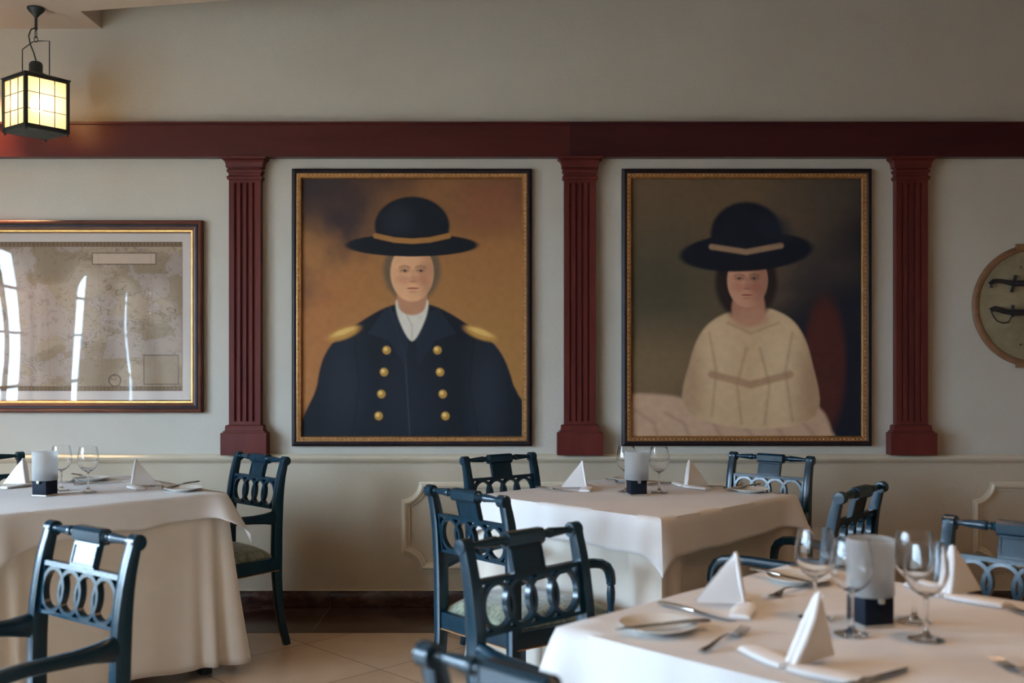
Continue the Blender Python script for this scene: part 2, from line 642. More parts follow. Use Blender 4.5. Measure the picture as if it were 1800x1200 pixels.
# ------------------------------------------------------------------ fluted pilasters
def pilaster(cx, label, mat):
    root = empty('pilaster', (cx, WALL, 0.810), 0, label, 'pilaster', 'fluted pilasters on the picture wall')

    def Z(y, dep=0.055):
        return onwall(0, y, dep)[1] - 0.810
    hw, dp = 0.083, 0.05
    # shaft with four flutes
    z0, z1 = Z(740.5), Z(321)
    g, gw = 0.0315, 0.0075
    front = [(-hw, -dp)]
    for k in range(4):
        gx = (-1.5 + k) * g
        for t in range(7):
            a = PI * t / 6
            front.append((gx - gw * math.cos(a), -dp + 0.011 * math.sin(a)))
    front += [(hw, -dp), (hw, 0), (-hw, 0)]
    b = MB()
    nn = len(front)
    vs = [(px, py, z0) for px, py in front] + [(px, py, z1) for px, py in front]
    b.add(vs, [(i, (i + 1) % nn, nn + (i + 1) % nn, nn + i) for i in range(nn)])
    b.box(-hw, hw, -dp, 0, Z(749), z0)
    b.box(-hw, hw, -dp, 0, z1, Z(309))
    b.build('shaft', mat, root, smooth=40)
    rings = []
    for y, w, d in [(316, .0845, .051), (315, .089, .055), (313.5, .092, .058), (311.5, .093, .059), (309.8, .0915, .058), (308.6, .088, .055), (308.4, .084, .051),
                    (303.4, .084, .051), (303.2, .089, .055), (301.5, .092, .058), (299.5, .093, .059), (297.8, .0915, .058), (296.8, .088, .055), (296.6, .084, .051),
                    (294.4, .084, .051), (294.2, .096, .062), (289, .097, .063), (285, .1, .066), (281.8, .107, .073), (280.2, .114, .080), (280, .117, .083),
                    (276, .118, .084), (275.4, .117, .083)]:
        rings.append((-w, w, -d, 0, Z(y)))
    MB().loft_rect(rings).build('capital', mat, root, smooth=25)
    rings = []
    for y, w, d in [(799.6, .12, .078), (762, .12, .078), (760.5, .1185, .0765), (760, .109, .071), (757.5, .108, .070), (757, .1, .064),
                    (749.5, .099, .063), (747.5, .096, .060), (746.8, .085, .052)]:
        rings.append((-w, w, -d, 0, Z(y, .07)))
    rings[0] = (-.12, .12, -.078, 0, 0.0005)
    MB().loft_rect(rings).build('base', mat, root, smooth=25)
    return root


PX = [onwall(430, 0, .05)[0], onwall(1019.5, 0, .05)[0], onwall(1603.5, 0, .05)[0]]
pilaster(PX[0], 'red mahogany fluted pilaster between the framed map and the dark-coat portrait', 'mahogany')
pilaster(PX[1], 'fluted mahogany pilaster between the two large portraits', 'mahogany')
pilaster(PX[2], 'darker fluted pilaster right of the cream-gown portrait, before the sword plaque', 'mahogany')


# ------------------------------------------------------------------ painted pictures
def sstep(a, b, x):
    t = np.clip((x - a) / (b - a), 0, 1)
    return t * t * (3 - 2 * t)


class Painting:
    def __init__(self, w, h, nx, ny, seed):
        self.w, self.h, self.nx, self.ny = w, h, nx, ny
        u, v = np.meshgrid(np.linspace(0, 1, nx), np.linspace(0, 1, ny))
        self.u, self.v = u, v                       # v = 0 at the top
        self.asp = h / w
        self.img = np.zeros((ny, nx, 3))
        self.rng = np.random.RandomState(seed)

    def fbm(self, fx, fy, octv=4):
        out = np.zeros_like(self.u)
        amp = 1.0
        tot = 0
        for _ in range(octv):
            gx, gy = int(fx) + 2, int(fy) + 2
            g = self.rng.rand(gy, gx)
            X, Y = self.u * (gx - 1.001), self.v * (gy - 1.001)
            x0, y0 = X.astype(int), Y.astype(int)
            tx, ty = X - x0, Y - y0
            tx, ty = tx * tx * (3 - 2 * tx), ty * ty * (3 - 2 * ty)
            out += amp * ((g[y0, x0] * (1 - tx) + g[y0, x0 + 1] * tx) * (1 - ty) + (g[y0 + 1, x0] * (1 - tx) + g[y0 + 1, x0 + 1] * tx) * ty)
            tot += amp
            amp *= 0.5
            fx, fy = fx * 2, fy * 2
        return out / tot

    def lay(self, mask, col):
        c = np.array(lin(col))
        self.img = self.img * (1 - mask[..., None]) + c * mask[..., None]

    def ell(self, cx, cy, rx, ry, soft=0.1, rot=0.0):
        dx, dy = self.u - cx, (self.v - cy)
        c, s = math.cos(rot), math.sin(rot)
        dy = dy * self.asp
        X, Y = dx * c + dy * s, -dx * s + dy * c
        r = np.sqrt((X / rx) ** 2 + (Y / (ry * self.asp)) ** 2)
        return 1 - sstep(1 - soft, 1 + soft, r)

    def poly(self, pts, soft=0.01, wob=0.0):
        P = [np.array(p) for p in pts]
        inside = np.zeros_like(self.u, bool)
        dmin = np.full_like(self.u, 9.0)
        x, y = self.u, self.v
        n = len(P)
        for i in range(n):
            a, b = P[i], P[(i + 1) % n]
            cond = ((a[1] > y) != (b[1] > y)) & (x < (b[0] - a[0]) * (y - a[1]) / (b[1] - a[1] + 1e-12) + a[0])
            inside ^= cond
            e = b - a
            L = e @ e + 1e-12
            t = np.clip(((x - a[0]) * e[0] + (y - a[1]) * e[1]) / L, 0, 1)
            dmin = np.minimum(dmin, np.hypot(x - a[0] - t * e[0], (y - a[1] - t * e[1]) * self.asp))
        sd = np.where(inside, dmin, -dmin)
        return sstep(-soft, soft, sd)

    def line(self, pts, wdt, soft=0.004):
        dmin = np.full_like(self.u, 9.0)
        for a, b in zip(pts[:-1], pts[1:]):
            a, b = np.array(a), np.array(b)
            e = b - a
            L = e @ e + 1e-12
            t = np.clip(((self.u - a[0]) * e[0] + (self.v - a[1]) * e[1]) / L, 0, 1)
            dmin = np.minimum(dmin, np.hypot(self.u - a[0] - t * e[0], (self.v - a[1] - t * e[1]) * self.asp))
        return 1 - sstep(wdt - soft, wdt + soft, dmin)

    def build(self, name, mat, parent, x0, z1, y):
        nx, ny = self.nx, self.ny
        X = x0 + self.u * self.w
        Zc = z1 - self.v * self.h
        co = np.stack([X, np.full_like(X, y), Zc], -1).reshape(-1, 3)
        idx = np.arange(nx * ny).reshape(ny, nx)
        q = np.stack([idx[:-1, :-1], idx[1:, :-1], idx[1:, 1:], idx[:-1, 1:]], -1).reshape(-1, 4)
        me = bpy.data.meshes.new(name)
        me.from_pydata(co.tolist(), [], q.tolist())
        at = me.color_attributes.new('paint', 'FLOAT_COLOR', 'POINT')
        rgba = np.ones((nx * ny, 4), np.float32)
        rgba[:, :3] = np.clip(self.img.reshape(-1, 3), 0, 1)
        at.data.foreach_set('color', rgba.ravel())
        me.materials.append(M[mat])
        o = bpy.data.objects.new(name, me)
        COL.objects.link(o)
        o.parent = parent
        return o


def smooth_poly(pts, n=6):
    """closed Catmull-Rom through the points"""
    out = []
    k = len(pts)
    for i in range(k):
        p0, p1, p2, p3 = (np.array(pts[(i + j - 1) % k]) for j in range(4))
        for t in np.linspace(0, 1, n, endpoint=False):
            out.append(tuple(0.5 * (2 * p1 + (p2 - p0) * t + (2 * p0 - 5 * p1 + 4 * p2 - p3) * t * t + (3 * p1 - p0 - 3 * p2 + p3) * t ** 3)))
    return out


def face(p, cx, cy, w, h, skin, shade, lip, turn=0.0, hair=None):
    """a plain painted head: oval, brows, eyes, nose, mouth"""
    p.lay(p.ell(cx, cy, w, h, 0.05), skin)
    p.lay(p.ell(cx + w * (0.75 + turn), cy + h * 0.1, w * 0.55, h * 0.9, 0.6) * p.ell(cx, cy, w, h, 0.05) * 0.55, shade)
    p.lay(p.ell(cx - w * .4, cy + h * .25, w * .3, h * .16, 0.8) * 0.35, lip)
    p.lay(p.ell(cx + w * .4, cy + h * .25, w * .3, h * .16, 0.8) * 0.35, lip)
    for s in (-1, 1):
        ex_ = cx + s * w * 0.37 + turn * w * .2
        p.lay(p.ell(ex_, cy - h * 0.08, w * 0.26, h * 0.10, 0.7) * 0.55, shade)
        p.lay(p.ell(ex_, cy - h * 0.06, w * 0.13, h * 0.034, 0.5) * .75, (172, 146, 122))
        p.lay(p.ell(ex_ + turn * w * .15, cy - h * 0.062, w * 0.07, h * 0.04, 0.45), (52, 40, 36))
        p.lay(p.line([(ex_ - w * .16, cy - h * .065), (ex_, cy - h * .10), (ex_ + w * .16, cy - h * .065)], 0.002, 0.004) * 0.8, (70, 46, 38))
        p.lay(p.line([(ex_ - w * .22, cy - h * .19), (ex_, cy - h * .235), (ex_ + w * .22, cy - h * .18)], 0.0035, 0.007) * 0.65, (96, 66, 48))
    nx_ = cx + turn * w * .3
    p.lay(p.poly([(nx_ - w * .05, cy - h * .1), (nx_ + w * .05, cy - h * .1), (nx_ + w * .17, cy + h * .3), (nx_ - w * .12, cy + h * .3)], 0.012) * 0.35, shade)
    p.lay(p.ell(nx_ + w * .02, cy + h * .31, w * .16, h * .035, 0.6) * 0.6, shade)
    p.lay(p.ell(nx_, cy + h * 0.54, w * 0.26, h * 0.035, 0.4), lip)
    p.lay(p.line([(nx_ - w * .26, cy + h * .54), (nx_ + w * .26, cy + h * .54)], 0.0015, 0.003) * 0.6, (96, 48, 44))
    p.lay(p.ell(nx_, cy + h * .66, w * .2, h * .04, 0.7) * 0.4, shade)


def frame_ring(b, x0, x1, z0, z1, prof, y0):
    """mitred moulding; prof = (inset from outer edge, height off the wall)"""
    vs, fs = [], []
    for ins, hh in prof:
        vs += [(x0 + ins, y0 - hh, z0 + ins), (x1 - ins, y0 - hh, z0 + ins), (x1 - ins, y0 - hh, z1 - ins), (x0 + ins, y0 - hh, z1 - ins)]
    k = len(prof)
    for j in range(k - 1):
        for i in range(4):
            fs.append((j * 4 + i, j * 4 + (i + 1) % 4, j * 4 + 4 + (i + 1) % 4, j * 4 + 4 + i))
    b.add(vs, fs)


def portrait_frame(x0, x1, z0, z1, label):
    root = empty('framed_portrait', ((x0 + x1) / 2, WALL - .002, z0), 0, label, 'painting', 'large framed portraits')
    ox, oz = (x0 + x1) / 2, z0
    a0, a1, b0, b1 = x0 - ox, x1 - ox, 0.0, z1 - z0
    b = MB()
    frame_ring(b, a0, a1, b0, b1, [(0, 0), (0, .02), (.004, .024), (.008, .026), (.009, .034), (.014, .036), (.022, .035), (.026, .031), (.026, .02)], 0)
    b.build('outer_moulding', 'frame_dark', root, smooth=20)
    b = MB()
    frame_ring(b, a0, a1, b0, b1, [(.026, .02), (.026, .030), (.031, .031), (.041, .029), (.041, .026), (.047, .026), (.053, .017), (.053, .005)], 0)
    b.build('gold_slip', 'gold', root, smooth=20)
    b = MB()
    r = 0.0042
    sp = 0.0218
    def bead(px, pz):
        vs, fs = [], []
        for j, (rr, hh) in enumerate([(1, 0), (.8, .6), (.3, .95)]):
            for i in range(6):
                a = 2 * PI * i / 6
                vs.append((px + r * rr * math.cos(a), -.030 - r * hh, pz + r * rr * math.sin(a)))
        for j in range(2):
            for i in range(6):
                fs.append((j * 6 + i, j * 6 + (i + 1) % 6, j * 6 + 6 + (i + 1) % 6, j * 6 + 6 + i))
        fs.append(tuple(range(12, 18)))
        b.add(vs, fs)
    L = (a1 - a0) - .072
    n = int(L / sp)
    for k in range(n + 1):
        for zz in (b0 + .036, b1 - .036):
            bead(a0 + .036 + L * k / n, zz)
    L = (b1 - b0) - .072
    n = int(L / sp)
    for k in range(1, n):
        for xx in (a0 + .036, a1 - .036):
            bead(xx, b0 + .036 + L * k / n)
    b.build('beading', 'bead', root, smooth=60)
    MB().box(a0 + .006, a1 - .006, -.004, -.001, b0 + .006, b1 - .006).build('backboard', 'frame_dark', root, smooth=0)
    return root, (a0 + .05, a1 - .05, b0 + .05, b1 - .05)


# portrait 1: plain man in a dark coat before an ochre ground
xa, zt = onwall(513, 296.5, .02)
xb, zb = onwall(935, 784, .02)
root, (a0, a1, b0, b1) = portrait_frame(xa, xb, zb, zt, 'framed portrait of a person in dark navy coat with brass buttons and dark hat')
p = Painting(a1 - a0, b1 - b0, 300, 350, 3)
f1 = p.fbm(3, 3, 5)
f2 = p.fbm(2, 5, 4)
p.lay(np.ones_like(p.u), (146, 98, 56))
p.lay(sstep(.1, .95, p.v + (f1 - .5) * .5) * 0.6, (150, 110, 56))
p.lay(sstep(.55, .05, p.u + (f2 - .5) * .3) * sstep(.25, .5, p.v) * 0.5, (156, 92, 52))
p.lay(sstep(.62, .2, p.u * 1.0 + p.v * 1.3 + (f1 - .5) * .7), (22, 28, 40))
p.lay(sstep(.30, .0, p.v + (f2 - .5) * .3) * 0.6, (66, 46, 38))
p.lay(p.ell(.86, .1, .14, .09, .7) * .4, (140, 76, 58))
# coat
coat = p.poly(smooth_poly([(.06, 1.05), (.07, .80), (.12, .66), (.24, .57), (.38, .50), (.50, .48), (.62, .50), (.76, .57), (.89, .66), (.96, .80), (1.02, 1.05)]), .006)
p.lay(coat, (13, 18, 27))
p.lay(coat * p.ell(.2, .78, .09, .2, .8) * .5, (38, 44, 54))
p.lay(coat * p.ell(.84, .82, .08, .2, .8) * .5, (40, 46, 56))
p.lay(coat * p.ell(.48, .85, .12, .25, .9) * .35, (34, 40, 52))
p.lay(coat * p.line([(.40, .50), (.47, .70), (.49, 1.0)], .003, .004) * .6, (58, 62, 68))
p.lay(coat * p.line([(.24, .62), (.26, .8), (.23, 1.0)], .003, .006) * .6, (8, 12, 20))
p.lay(coat * p.line([(.78, .62), (.76, .8), (.80, 1.0)], .003, .006) * .6, (8, 12, 20))
# lapels, neckcloth
p.lay(p.poly([(.38, .50), (.30, .60), (.40, .63), (.47, .73), (.49, .55)], .005) * .8, (30, 37, 48))
p.lay(p.poly([(.62, .50), (.70, .60), (.60, .63), (.53, .73), (.51, .55)], .005) * .8, (27, 33, 44))
p.lay(p.poly(smooth_poly([(.43, .47), (.50, .50), (.57, .47), (.56, .545), (.50, .63), (.44, .545)]), .006), (196, 186, 170))
p.lay(p.line([(.46, .5), (.5, .57), (.5, .62)], .003, .006) * .5, (140, 128, 112))
# epaulette-like gold shoulder cords and two rows of brass buttons
for sx in (-1, 1):
    cxs = .5 + sx * .31
    p.lay(p.ell(cxs, .60, .075, .022, .35, sx * .35), (172, 124, 58))
    p.lay(p.ell(cxs, .594, .055, .010, .5, sx * .35) * .7, (214, 176, 104))
    for k in range(4):
        bx, by = .5 + sx * (.115 + .012 * k), .665 + k * .085
        p.lay(p.ell(bx, by, .019, .0165, .2), (160, 118, 52))
        p.lay(p.ell(bx - .005, by - .004, .009, .008, .5) * .8, (222, 186, 112))
# sash of plain ochre over the chest
p.lay(coat * p.poly([(.60, .60), (.66, .58), (.80, 1.0), (.70, 1.0)], .006) * .0, (150, 110, 60))
# hair and face
p.lay(p.ell(.5, .355, .13, .125, .12), (96, 78, 58))
p.lay(p.poly(smooth_poly([(.445, .40), (.555, .40), (.56, .50), (.5, .53), (.44, .50)]), .006), (168, 118, 88))
face(p, .5, .365, .098, .112, (204, 152, 112), (150, 96, 68), (160, 84, 68), 0.12)
# low round hat with a flat brim
p.lay(p.ell(.5, .185, .17, .115, .05), (13, 18, 27))
p.lay(p.ell(.5, .258, .30, .044, .06), (11, 15, 23))
p.lay(p.line([(.335, .222), (.42, .238), (.5, .243), (.58, .238), (.665, .222)], .012, .004), (150, 104, 56))
p.lay(p.ell(.44, .16, .06, .05, .8) * .4, (44, 50, 60))
p.img *= 1.3 * (0.93 + 0.14 * p.fbm(40, 46, 2))[..., None]
p.build('canvas', 'canvas', root, a0, b1, -.009)

# portrait 2: plain woman in a cream gown before a grey-olive ground
xa, zt = onwall(1093, 296.5, .02)
xb, zb = onwall(1532, 783.5, .02)
root, (a0, a1, b0, b1) = portrait_frame(xa, xb, zb, zt, 'framed portrait of a person in cream gown and wide dark hat')
p = Painting(a1 - a0, b1 - b0, 300, 345, 5)
f1 = p.fbm(3, 3, 5)
f2 = p.fbm(2, 4, 4)
p.lay(np.ones_like(p.u), (96, 78, 58))
p.lay(sstep(.35, .9, p.u + (f1 - .5) * .6) * .7, (66, 58, 52))
p.lay(p.ell(.1, .45, .3, .25, .9) * .7, (58, 58, 46))
p.lay(p.ell(.12, .74, .3, .14, .9) * .7, (118, 94, 66))
p.lay(p.ell(.85, .42, .25, .10, .9) * .5, (94, 78, 66))
p.lay(sstep(.6, 1.0, p.u * .7 + p.v * .6 + (f2 - .5) * .3), (24, 26, 36))
# chair back behind
p.lay(p.ell(.84, .72, .09, .26, .2), (70, 34, 30))
# skirt
p.lay(p.poly(smooth_poly([(-.05, .86), (.15, .84), (.35, .88), (.6, .86), (.80, .88), (.87, .98), (.86, 1.08), (-.05, 1.08)]), .012), (176, 142, 116))
for k in range(6):
    p.lay(p.line([(.02 + .13 * k, .90 + .01 * (k % 2)), (.10 + .13 * k, .95), (.12 + .14 * k, 1.02)], .006, .014) * .5, (130, 100, 82))
# bodice and sleeves, arms resting straight down
gown = p.poly(smooth_poly([(.24, .90), (.26, .70), (.32, .58), (.42, .52), (.52, .50), (.62, .51), (.72, .57), (.78, .70), (.80, .92), (.52, .97)]), .008)
p.lay(gown, (188, 156, 120))
p.lay(gown * p.ell(.66, .70, .10, .22, .8) * .55, (206, 178, 142))
p.lay(gown * p.ell(.38, .66, .08, .16, .8) * .45, (206, 176, 140))
p.lay(gown * p.ell(.80, .82, .08, .22, .8) * .7, (140, 108, 82))
p.lay(gown * p.ell(.25, .82, .06, .2, .8) * .6, (146, 114, 88))
for q in ([(.34, .60), (.37, .75), (.35, .92)], [(.70, .60), (.67, .75), (.70, .94)], [(.50, .66), (.46, .8), (.48, .95)],
          [(.56, .66), (.60, .8), (.58, .95)], [(.42, .56), (.52, .60), (.64, .56)]):
    p.lay(gown * p.line(q, .004, .012) * .55, (136, 104, 78))
p.lay(gown * p.line([(.35, .76), (.52, .80), (.69, .76)], .016, .008) * .7, (150, 112, 84))
# neck, face, hair
p.lay(p.ell(.5, .40, .135, .15, .12), (38, 28, 28))
p.lay(p.poly(smooth_poly([(.46, .44), (.56, .44), (.58, .53), (.52, .57), (.44, .53)]), .008), (168, 118, 94))
p.lay(p.ell(.515, .545, .085, .035, .4) * .8, (176, 128, 102))
face(p, .505, .395, .088, .105, (190, 138, 112), (120, 76, 60), (158, 76, 66), -0.1)
# wide dark hat
p.lay(p.ell(.5, .285, .29, .075, .07, -.06), (16, 20, 30))
p.lay(p.ell(.5, .215, .155, .125, .08), (18, 22, 33))
p.lay(p.line([(.35, .265), (.5, .285), (.65, .26)], .012, .006) * .9, (150, 120, 94))
p.lay(p.ell(.62, .19, .08, .05, .5, .5) * .7, (28, 32, 44))
p.lay(p.ell(.5, .33, .10, .02, .7) * .6, (20, 20, 26))
p.img *= 1.3 * (0.93 + 0.14 * p.fbm(40, 46, 2))[..., None]
p.build('canvas', 'canvas', root, a0, b1, -.009)

# framed antique map under glass
xb, zt = onwall(355.5, 387, .03)
_, zb = onwall(0, 725, .03)
xa = xb - 1.62
root = empty('framed_map', ((xa + xb) / 2, WALL - .002, zb), 0, 'wide dark frame with gold line holding an old map under wavy glass', 'framed map')
ox = (xa + xb) / 2
a0, a1, b0, b1 = xa - ox, xb - ox, 0.0, zt - zb
b = MB()
frame_ring(b, a0, a1, b0, b1, [(0, 0), (0, .03), (.006, .036), (.014, .038), (.02, .034), (.022, .03), (.03, .03), (.036, .033), (.045, .03), (.048, .024), (.048, .012)], 0)
b.build('outer_moulding', 'frame_red', root, smooth=20)
b = MB()
frame_ring(b, a0, a1, b0, b1, [(.020, .031), (.023, .0345), (.031, .035), (.035, .0335)], 0)
b.build('dark_band', 'frame_dark', root, smooth=20)
b = MB()
frame_ring(b, a0, a1, b0, b1, [(.048, .012), (.048, .024), (.052, .026), (.060, .024), (.063, .018), (.063, .006)], 0)
b.build('gold_slip', mottled('map_frame_gold', (0.42, 0.22, 0.055), (0.5, 0.28, 0.08), 30, 0.35, Metallic=0.6), root, smooth=20)
b = MB()
frame_ring(b, a0, a1, b0, b1, [(.063, .006), (.063, .0085), (.066, .0085), (.066, .006)], 0)
b.build('inner_slip', 'frame_red', root, smooth=20)
MB().box(a0 + .01, a1 - .01, -.006, -.001, b0 + .01, b1 - .01).build('mat_board', 'mat_board', root, smooth=0)
pw0, pw1 = a0 + .112, a1 - .112
pz1 = onwall(0, 425, .01)[1] - zb
pz0 = onwall(0, 687, .01)[1] - zb
p = Painting(pw1 - pw0, pz1 - pz0, 560, 320, 11)
f1 = p.fbm(5, 4, 6)
f2 = p.fbm(9, 6, 6)
f3 = p.fbm(60, 40, 2)
p.lay(np.ones_like(p.u), (166, 145, 124))
p.lay(sstep(.42, .6, f1) * .8, (136, 117, 95))
p.lay(sstep(.48, .58, f2) * .6, (172, 154, 148))
for lv in (.44, .52, .60):
    p.lay((1 - sstep(.0, .006, np.abs(f2 - lv))) * .6, (84, 68, 56))
p.lay((1 - sstep(.0, .006, np.abs(f1 - .5))) * .7, (72, 58, 48))
p.lay(sstep(.62, .8, f3) * .25, (96, 80, 64))
bd = np.minimum(np.minimum(p.u, 1 - p.u) * p.w, np.minimum(p.v, 1 - p.v) * p.h)
vb = np.minimum(p.v, 1 - p.v) * p.h
p.lay((vb < .026) * 1.0, (122, 100, 78))
p.lay((vb < .026) * (np.sin(p.u * 420) > .3) * .35, (66, 54, 46))
for (u0, v0, u1, v1, cc) in ((.855, .76, .985, .955, (150, 130, 108)), (.66, .075, .90, .15, (196, 172, 152))):
    inside = (p.u > u0) & (p.u < u1) & (p.v > v0) & (p.v < v1)
    p.lay(inside * .8, cc)
    p.lay(p.line([(u0, v0), (u1, v0), (u1, v1), (u0, v1), (u0, v0)], .002, .0015) * .8, (70, 58, 48))
for k in range(5):
    for uu in (.08 + k * .2,):
        p.lay(p.line([(uu, .06), (uu + .02, .94)], .0006, .0012) * .4, (90, 76, 62))
for (cu, cv, rr) in ((.745, .93, .022), (.30, .5, .03), (.06, .16, .05)):
    p.lay((1 - sstep(.002, .004, np.abs(np.hypot(p.u - cu, (p.v - cv) * p.asp) - rr))) * .7, (80, 64, 52))
p.build('map_print', 'print', root, pw0, pz1, -.0075)
MB().add([(a0 + .06, -.016, b0 + .06), (a1 - .06, -.016, b0 + .06), (a1 - .06, -.016, b1 - .06), (a0 + .06, -.016, b1 - .06)], [(0, 1, 2, 3)]).build('glass', 'picture_glass', root, smooth=0)

# ------------------------------------------------------------------ round plaque with two swords
pcx, pcz = onwall(1820, 537, .03)
root = empty('round_plaque', (pcx, WALL, pcz - .33), 0, 'round wooden plaque with brown rim hanging at the right edge', 'plaque')
R = 107.5 / 333
MB().lathe([(0.001, -.002), (R - .03, -.002), (R - .03, -.012), (0.001, -.012)], 64, (0, 0, .33), 'y', False).build('board', 'hide', root, smooth=30)
b = MB().lathe([(R - .033, -.001), (R - .033, -.013), (R - .030, -.017), (R - .018, -.019), (R - .007, -.017), (R, -.012), (R, -.001), (R - .033, -.001)], 96, (0, 0, .33), 'y', False)
b.box(-.093, .093, -.020, -.001, .33 + R - .028, .33 + R + .004, .003)
b.box(-.093, .093, -.020, -.001, .33 - R - .004, .33 - R + .028, .003)
b.build('rim', 'oak', root, smooth=30)
for sz in (1, -1):
    MB().lathe([(0.0005, -.017), (.003, -.016), (.005, -.012)], 10, (-.068, 0, .33 + sz * .205), 'y', True).build('stud', 'iron', root)


def sword(name, py, label, bow):
    x0, z0 = onwall(1743, py, .045)
    o = empty(name, (x0, WALL - .0125, z0), 0, label, 'sword', 'swords on the round plaque')
    k = 1 / 333.
    y = -.018
    b = MB()
    if not bow:
        pts = [(2, 2), (1, -5), (6, -9.5), (14, -10), (22, -9), (32, -7), (41, -5)]
        wd = [8, 9, 8, 7, 7.5, 8.5, 9]
    else:
        pts = [(2, 5), (2, -1), (8, -3), (16, -1), (24, 2), (32, 3), (39, 4)]
        wd = [7, 9, 9.5, 9, 8.5, 9, 9]
    P3 = [(px * k, y, -pz * k) for px, pz in pts]
    b.sweep(P3, [w * k for w in wd], [.02] * len(P3), (0, 0, 1), 10, 2.4)
    b.build('grip', 'sword', o)
    gx, gz = (pts[-1][0] * k, -pts[-1][1] * k)
    b = MB()
    if not bow:
        b.sweep([(gx - .012, y, gz - .045), (gx - .004, y, gz - .02), (gx, y, gz), (gx + .006, y, gz + .02), (gx + .012, y, gz + .044)], [.011, .008, .012, .008, .011], .018, None, 10, 2.2)
    else:
        b.sweep([(gx, y, gz - .022), (gx, y, gz), (gx + .002, y, gz + .04)], [.014, .013, .011], .018, None, 10, 2.2)
        b.tube([(gx - .002, y, gz - .018), (gx - .02, y, gz - .048), (gx - .05, y, gz - .056), (gx - .08, y, gz - .045), (gx - .098, y, gz - .022), (gx - .11, y, gz + .002)], .0035, 8)
    b.build('guard', 'sword', o)
    MB().sweep([(gx + .004, y, gz), (gx + .15, y, gz + .004), (gx + .30, y, gz + .012), (gx + .38, y, gz + .022)], [.032, .028, .024, .008], [.014, .012, .010, .004], (0, 0, 1), 10, 2.6).build('scabbard', 'sword', o)
    return o


sword('sword', 503, 'upper sword with bare curved grip and cross guard on the round plaque', False)
sword('sword', 545, 'lower sword with looped knuckle guard on the round plaque', True)


# ------------------------------------------------------------------ hanging lantern
def make_lantern(label):
    root = empty('hanging_lantern', (-2.37, 5.126, CEIL), math.atan2(.173, .134), label, 'lantern', 'lanterns hung from the ceiling')
    a = .106
    zb, zt = 2.447 - CEIL, 2.692 - CEIL
    fr = MB()
    for sx in (-1, 1):
        for sy in (-1, 1):
            fr.box(sx * a - .008, sx * a + .008, sy * a - .008, sy * a + .008, zb - .012, zt + .006)
            fr.lathe([(.0005, zb - .026), (.006, zb - .024), (.007, zb - .016), (.004, zb - .01)], 8, (sx * (a - .002), sy * (a - .002), 0))
    for zz, hh in ((zb, .008), (zt, .008)):
        for s in (-1, 1):
            fr.box(-a, a, s * a - .007, s * a + .007, zz - hh, zz + hh)
            fr.box(s * a - .007, s * a + .007, -a, a, zz - hh, zz + hh)
    fr.build('frame', 'iron', root, smooth=20)
    bars = MB()
    for k in (-1, 1):
        q = k * a * .36
        for s in (-1, 1):
            ya = s * (a + .003)
            bars.box(q - .0016, q + .0016, ya - .0015, ya + .0015, zb, zt)
            bars.box(ya - .0015, ya + .0015, q - .0016, q + .0016, zb, zt)
            zc = (zb + zt) / 2 + k * (zt - zb) * .167
            bars.box(-a, a, ya - .0015, ya + .0015, zc - .0016, zc + .0016)
            bars.box(ya - .0015, ya + .0015, -a, a, zc - .0016, zc + .0016)
    bars.build('glazing_bars', 'iron', root, smooth=0)
    for k in range(4):
        pm = MB().add([(-a, -a, zb), (a, -a, zb), (a, -a, zt), (-a, -a, zt)], [(0, 1, 2, 3)]).xform(Matrix.Rotation(k * PI / 2, 4, 'Z'))
        pm.build('pane', 'opal', root, smooth=0)
    MB().box(-a - .004, a + .004, -a - .004, a + .004, zb - .014, zb - .006).build('bottom_plate', 'patina', root, smooth=0)
    lid = MB()
    lid.loft_rect([(-a - .012, a + .012, -a - .012, a + .012, zt + .004), (-a - .012, a + .012, -a - .012, a + .012, zt + .010), (-.06, .06, -.06, .06, zt + .030), (-.045, .045, -.045, .045, zt + .034)])
    lid.lathe([(.05, zt + .030), (.05, zt + .037), (.037, zt + .040), (.032, zt + .046), (.032, zt + .082), (.029, zt + .092), (.02, zt + .099), (.006, zt + .103)], 24)
    lid.build('lid', 'iron', root, smooth=40)
    # wire bail: two uprights and a bent top that catches the chain
    bail = MB()
    bail.tube([(-.045, .046, zt + .02), (-.045, .046, zt + .158), (-.010, .010, zt + .198), (0.0, 0, zt + .2), (.010, -.010, zt + .203), (.045, -.046, zt + .205), (.045, -.046, zt + .02)], .0028, 8)
    bail.build('bail', 'iron', root)
    ch = MB()
    zc = zt + .205
    for k, (zz, hl) in enumerate(((zc + .006, .014), (zc + .032, .02))):
        pts = []
        for t in range(14):
            aa = 2 * PI * t / 14
            q = (.0095 * math.cos(aa), 0, zz + hl * math.sin(aa))
            pts.append(q if k % 2 == 0 else (q[0] * .8, q[0] * .6, q[2]))
        ch.tube(pts, .0022, 6, True)
    ch.build('chain', 'iron', root)
    MB().tube([(-.004, 0, zc + .062), (-.03, -.01, zc + .045), (-.045, -.016, zc + .01), (-.036, -.014, zc - .03), (-.016, -.008, zc - .065), (0, 0, zc - .1)], .0036, 8).build('cord', 'iron', root)
    rod = MB().lathe([(.006, zc + .052), (.009, zc + .058), (.007, zc + .064), (.007, -.05), (.012, -.044), (.02, -.034), (.034, -.02), (.041, -.010), (.042, -.004), (.04, -.0005)], 24)
    rod.build('ceiling_canopy', 'iron', root, smooth=40)
    MB().lathe([(.001, -.03), (.018, -.025), (.03, -.006), (.03, .008), (.02, .028), (.012, .04), (.001, .042)], 20, (0.0, 0.0, (zb + zt) / 2 + .005)).build('bulb', 'bulb', root, smooth=60)
    return root


lan = make_lantern('lit square lantern with opal panes hanging at the upper left')


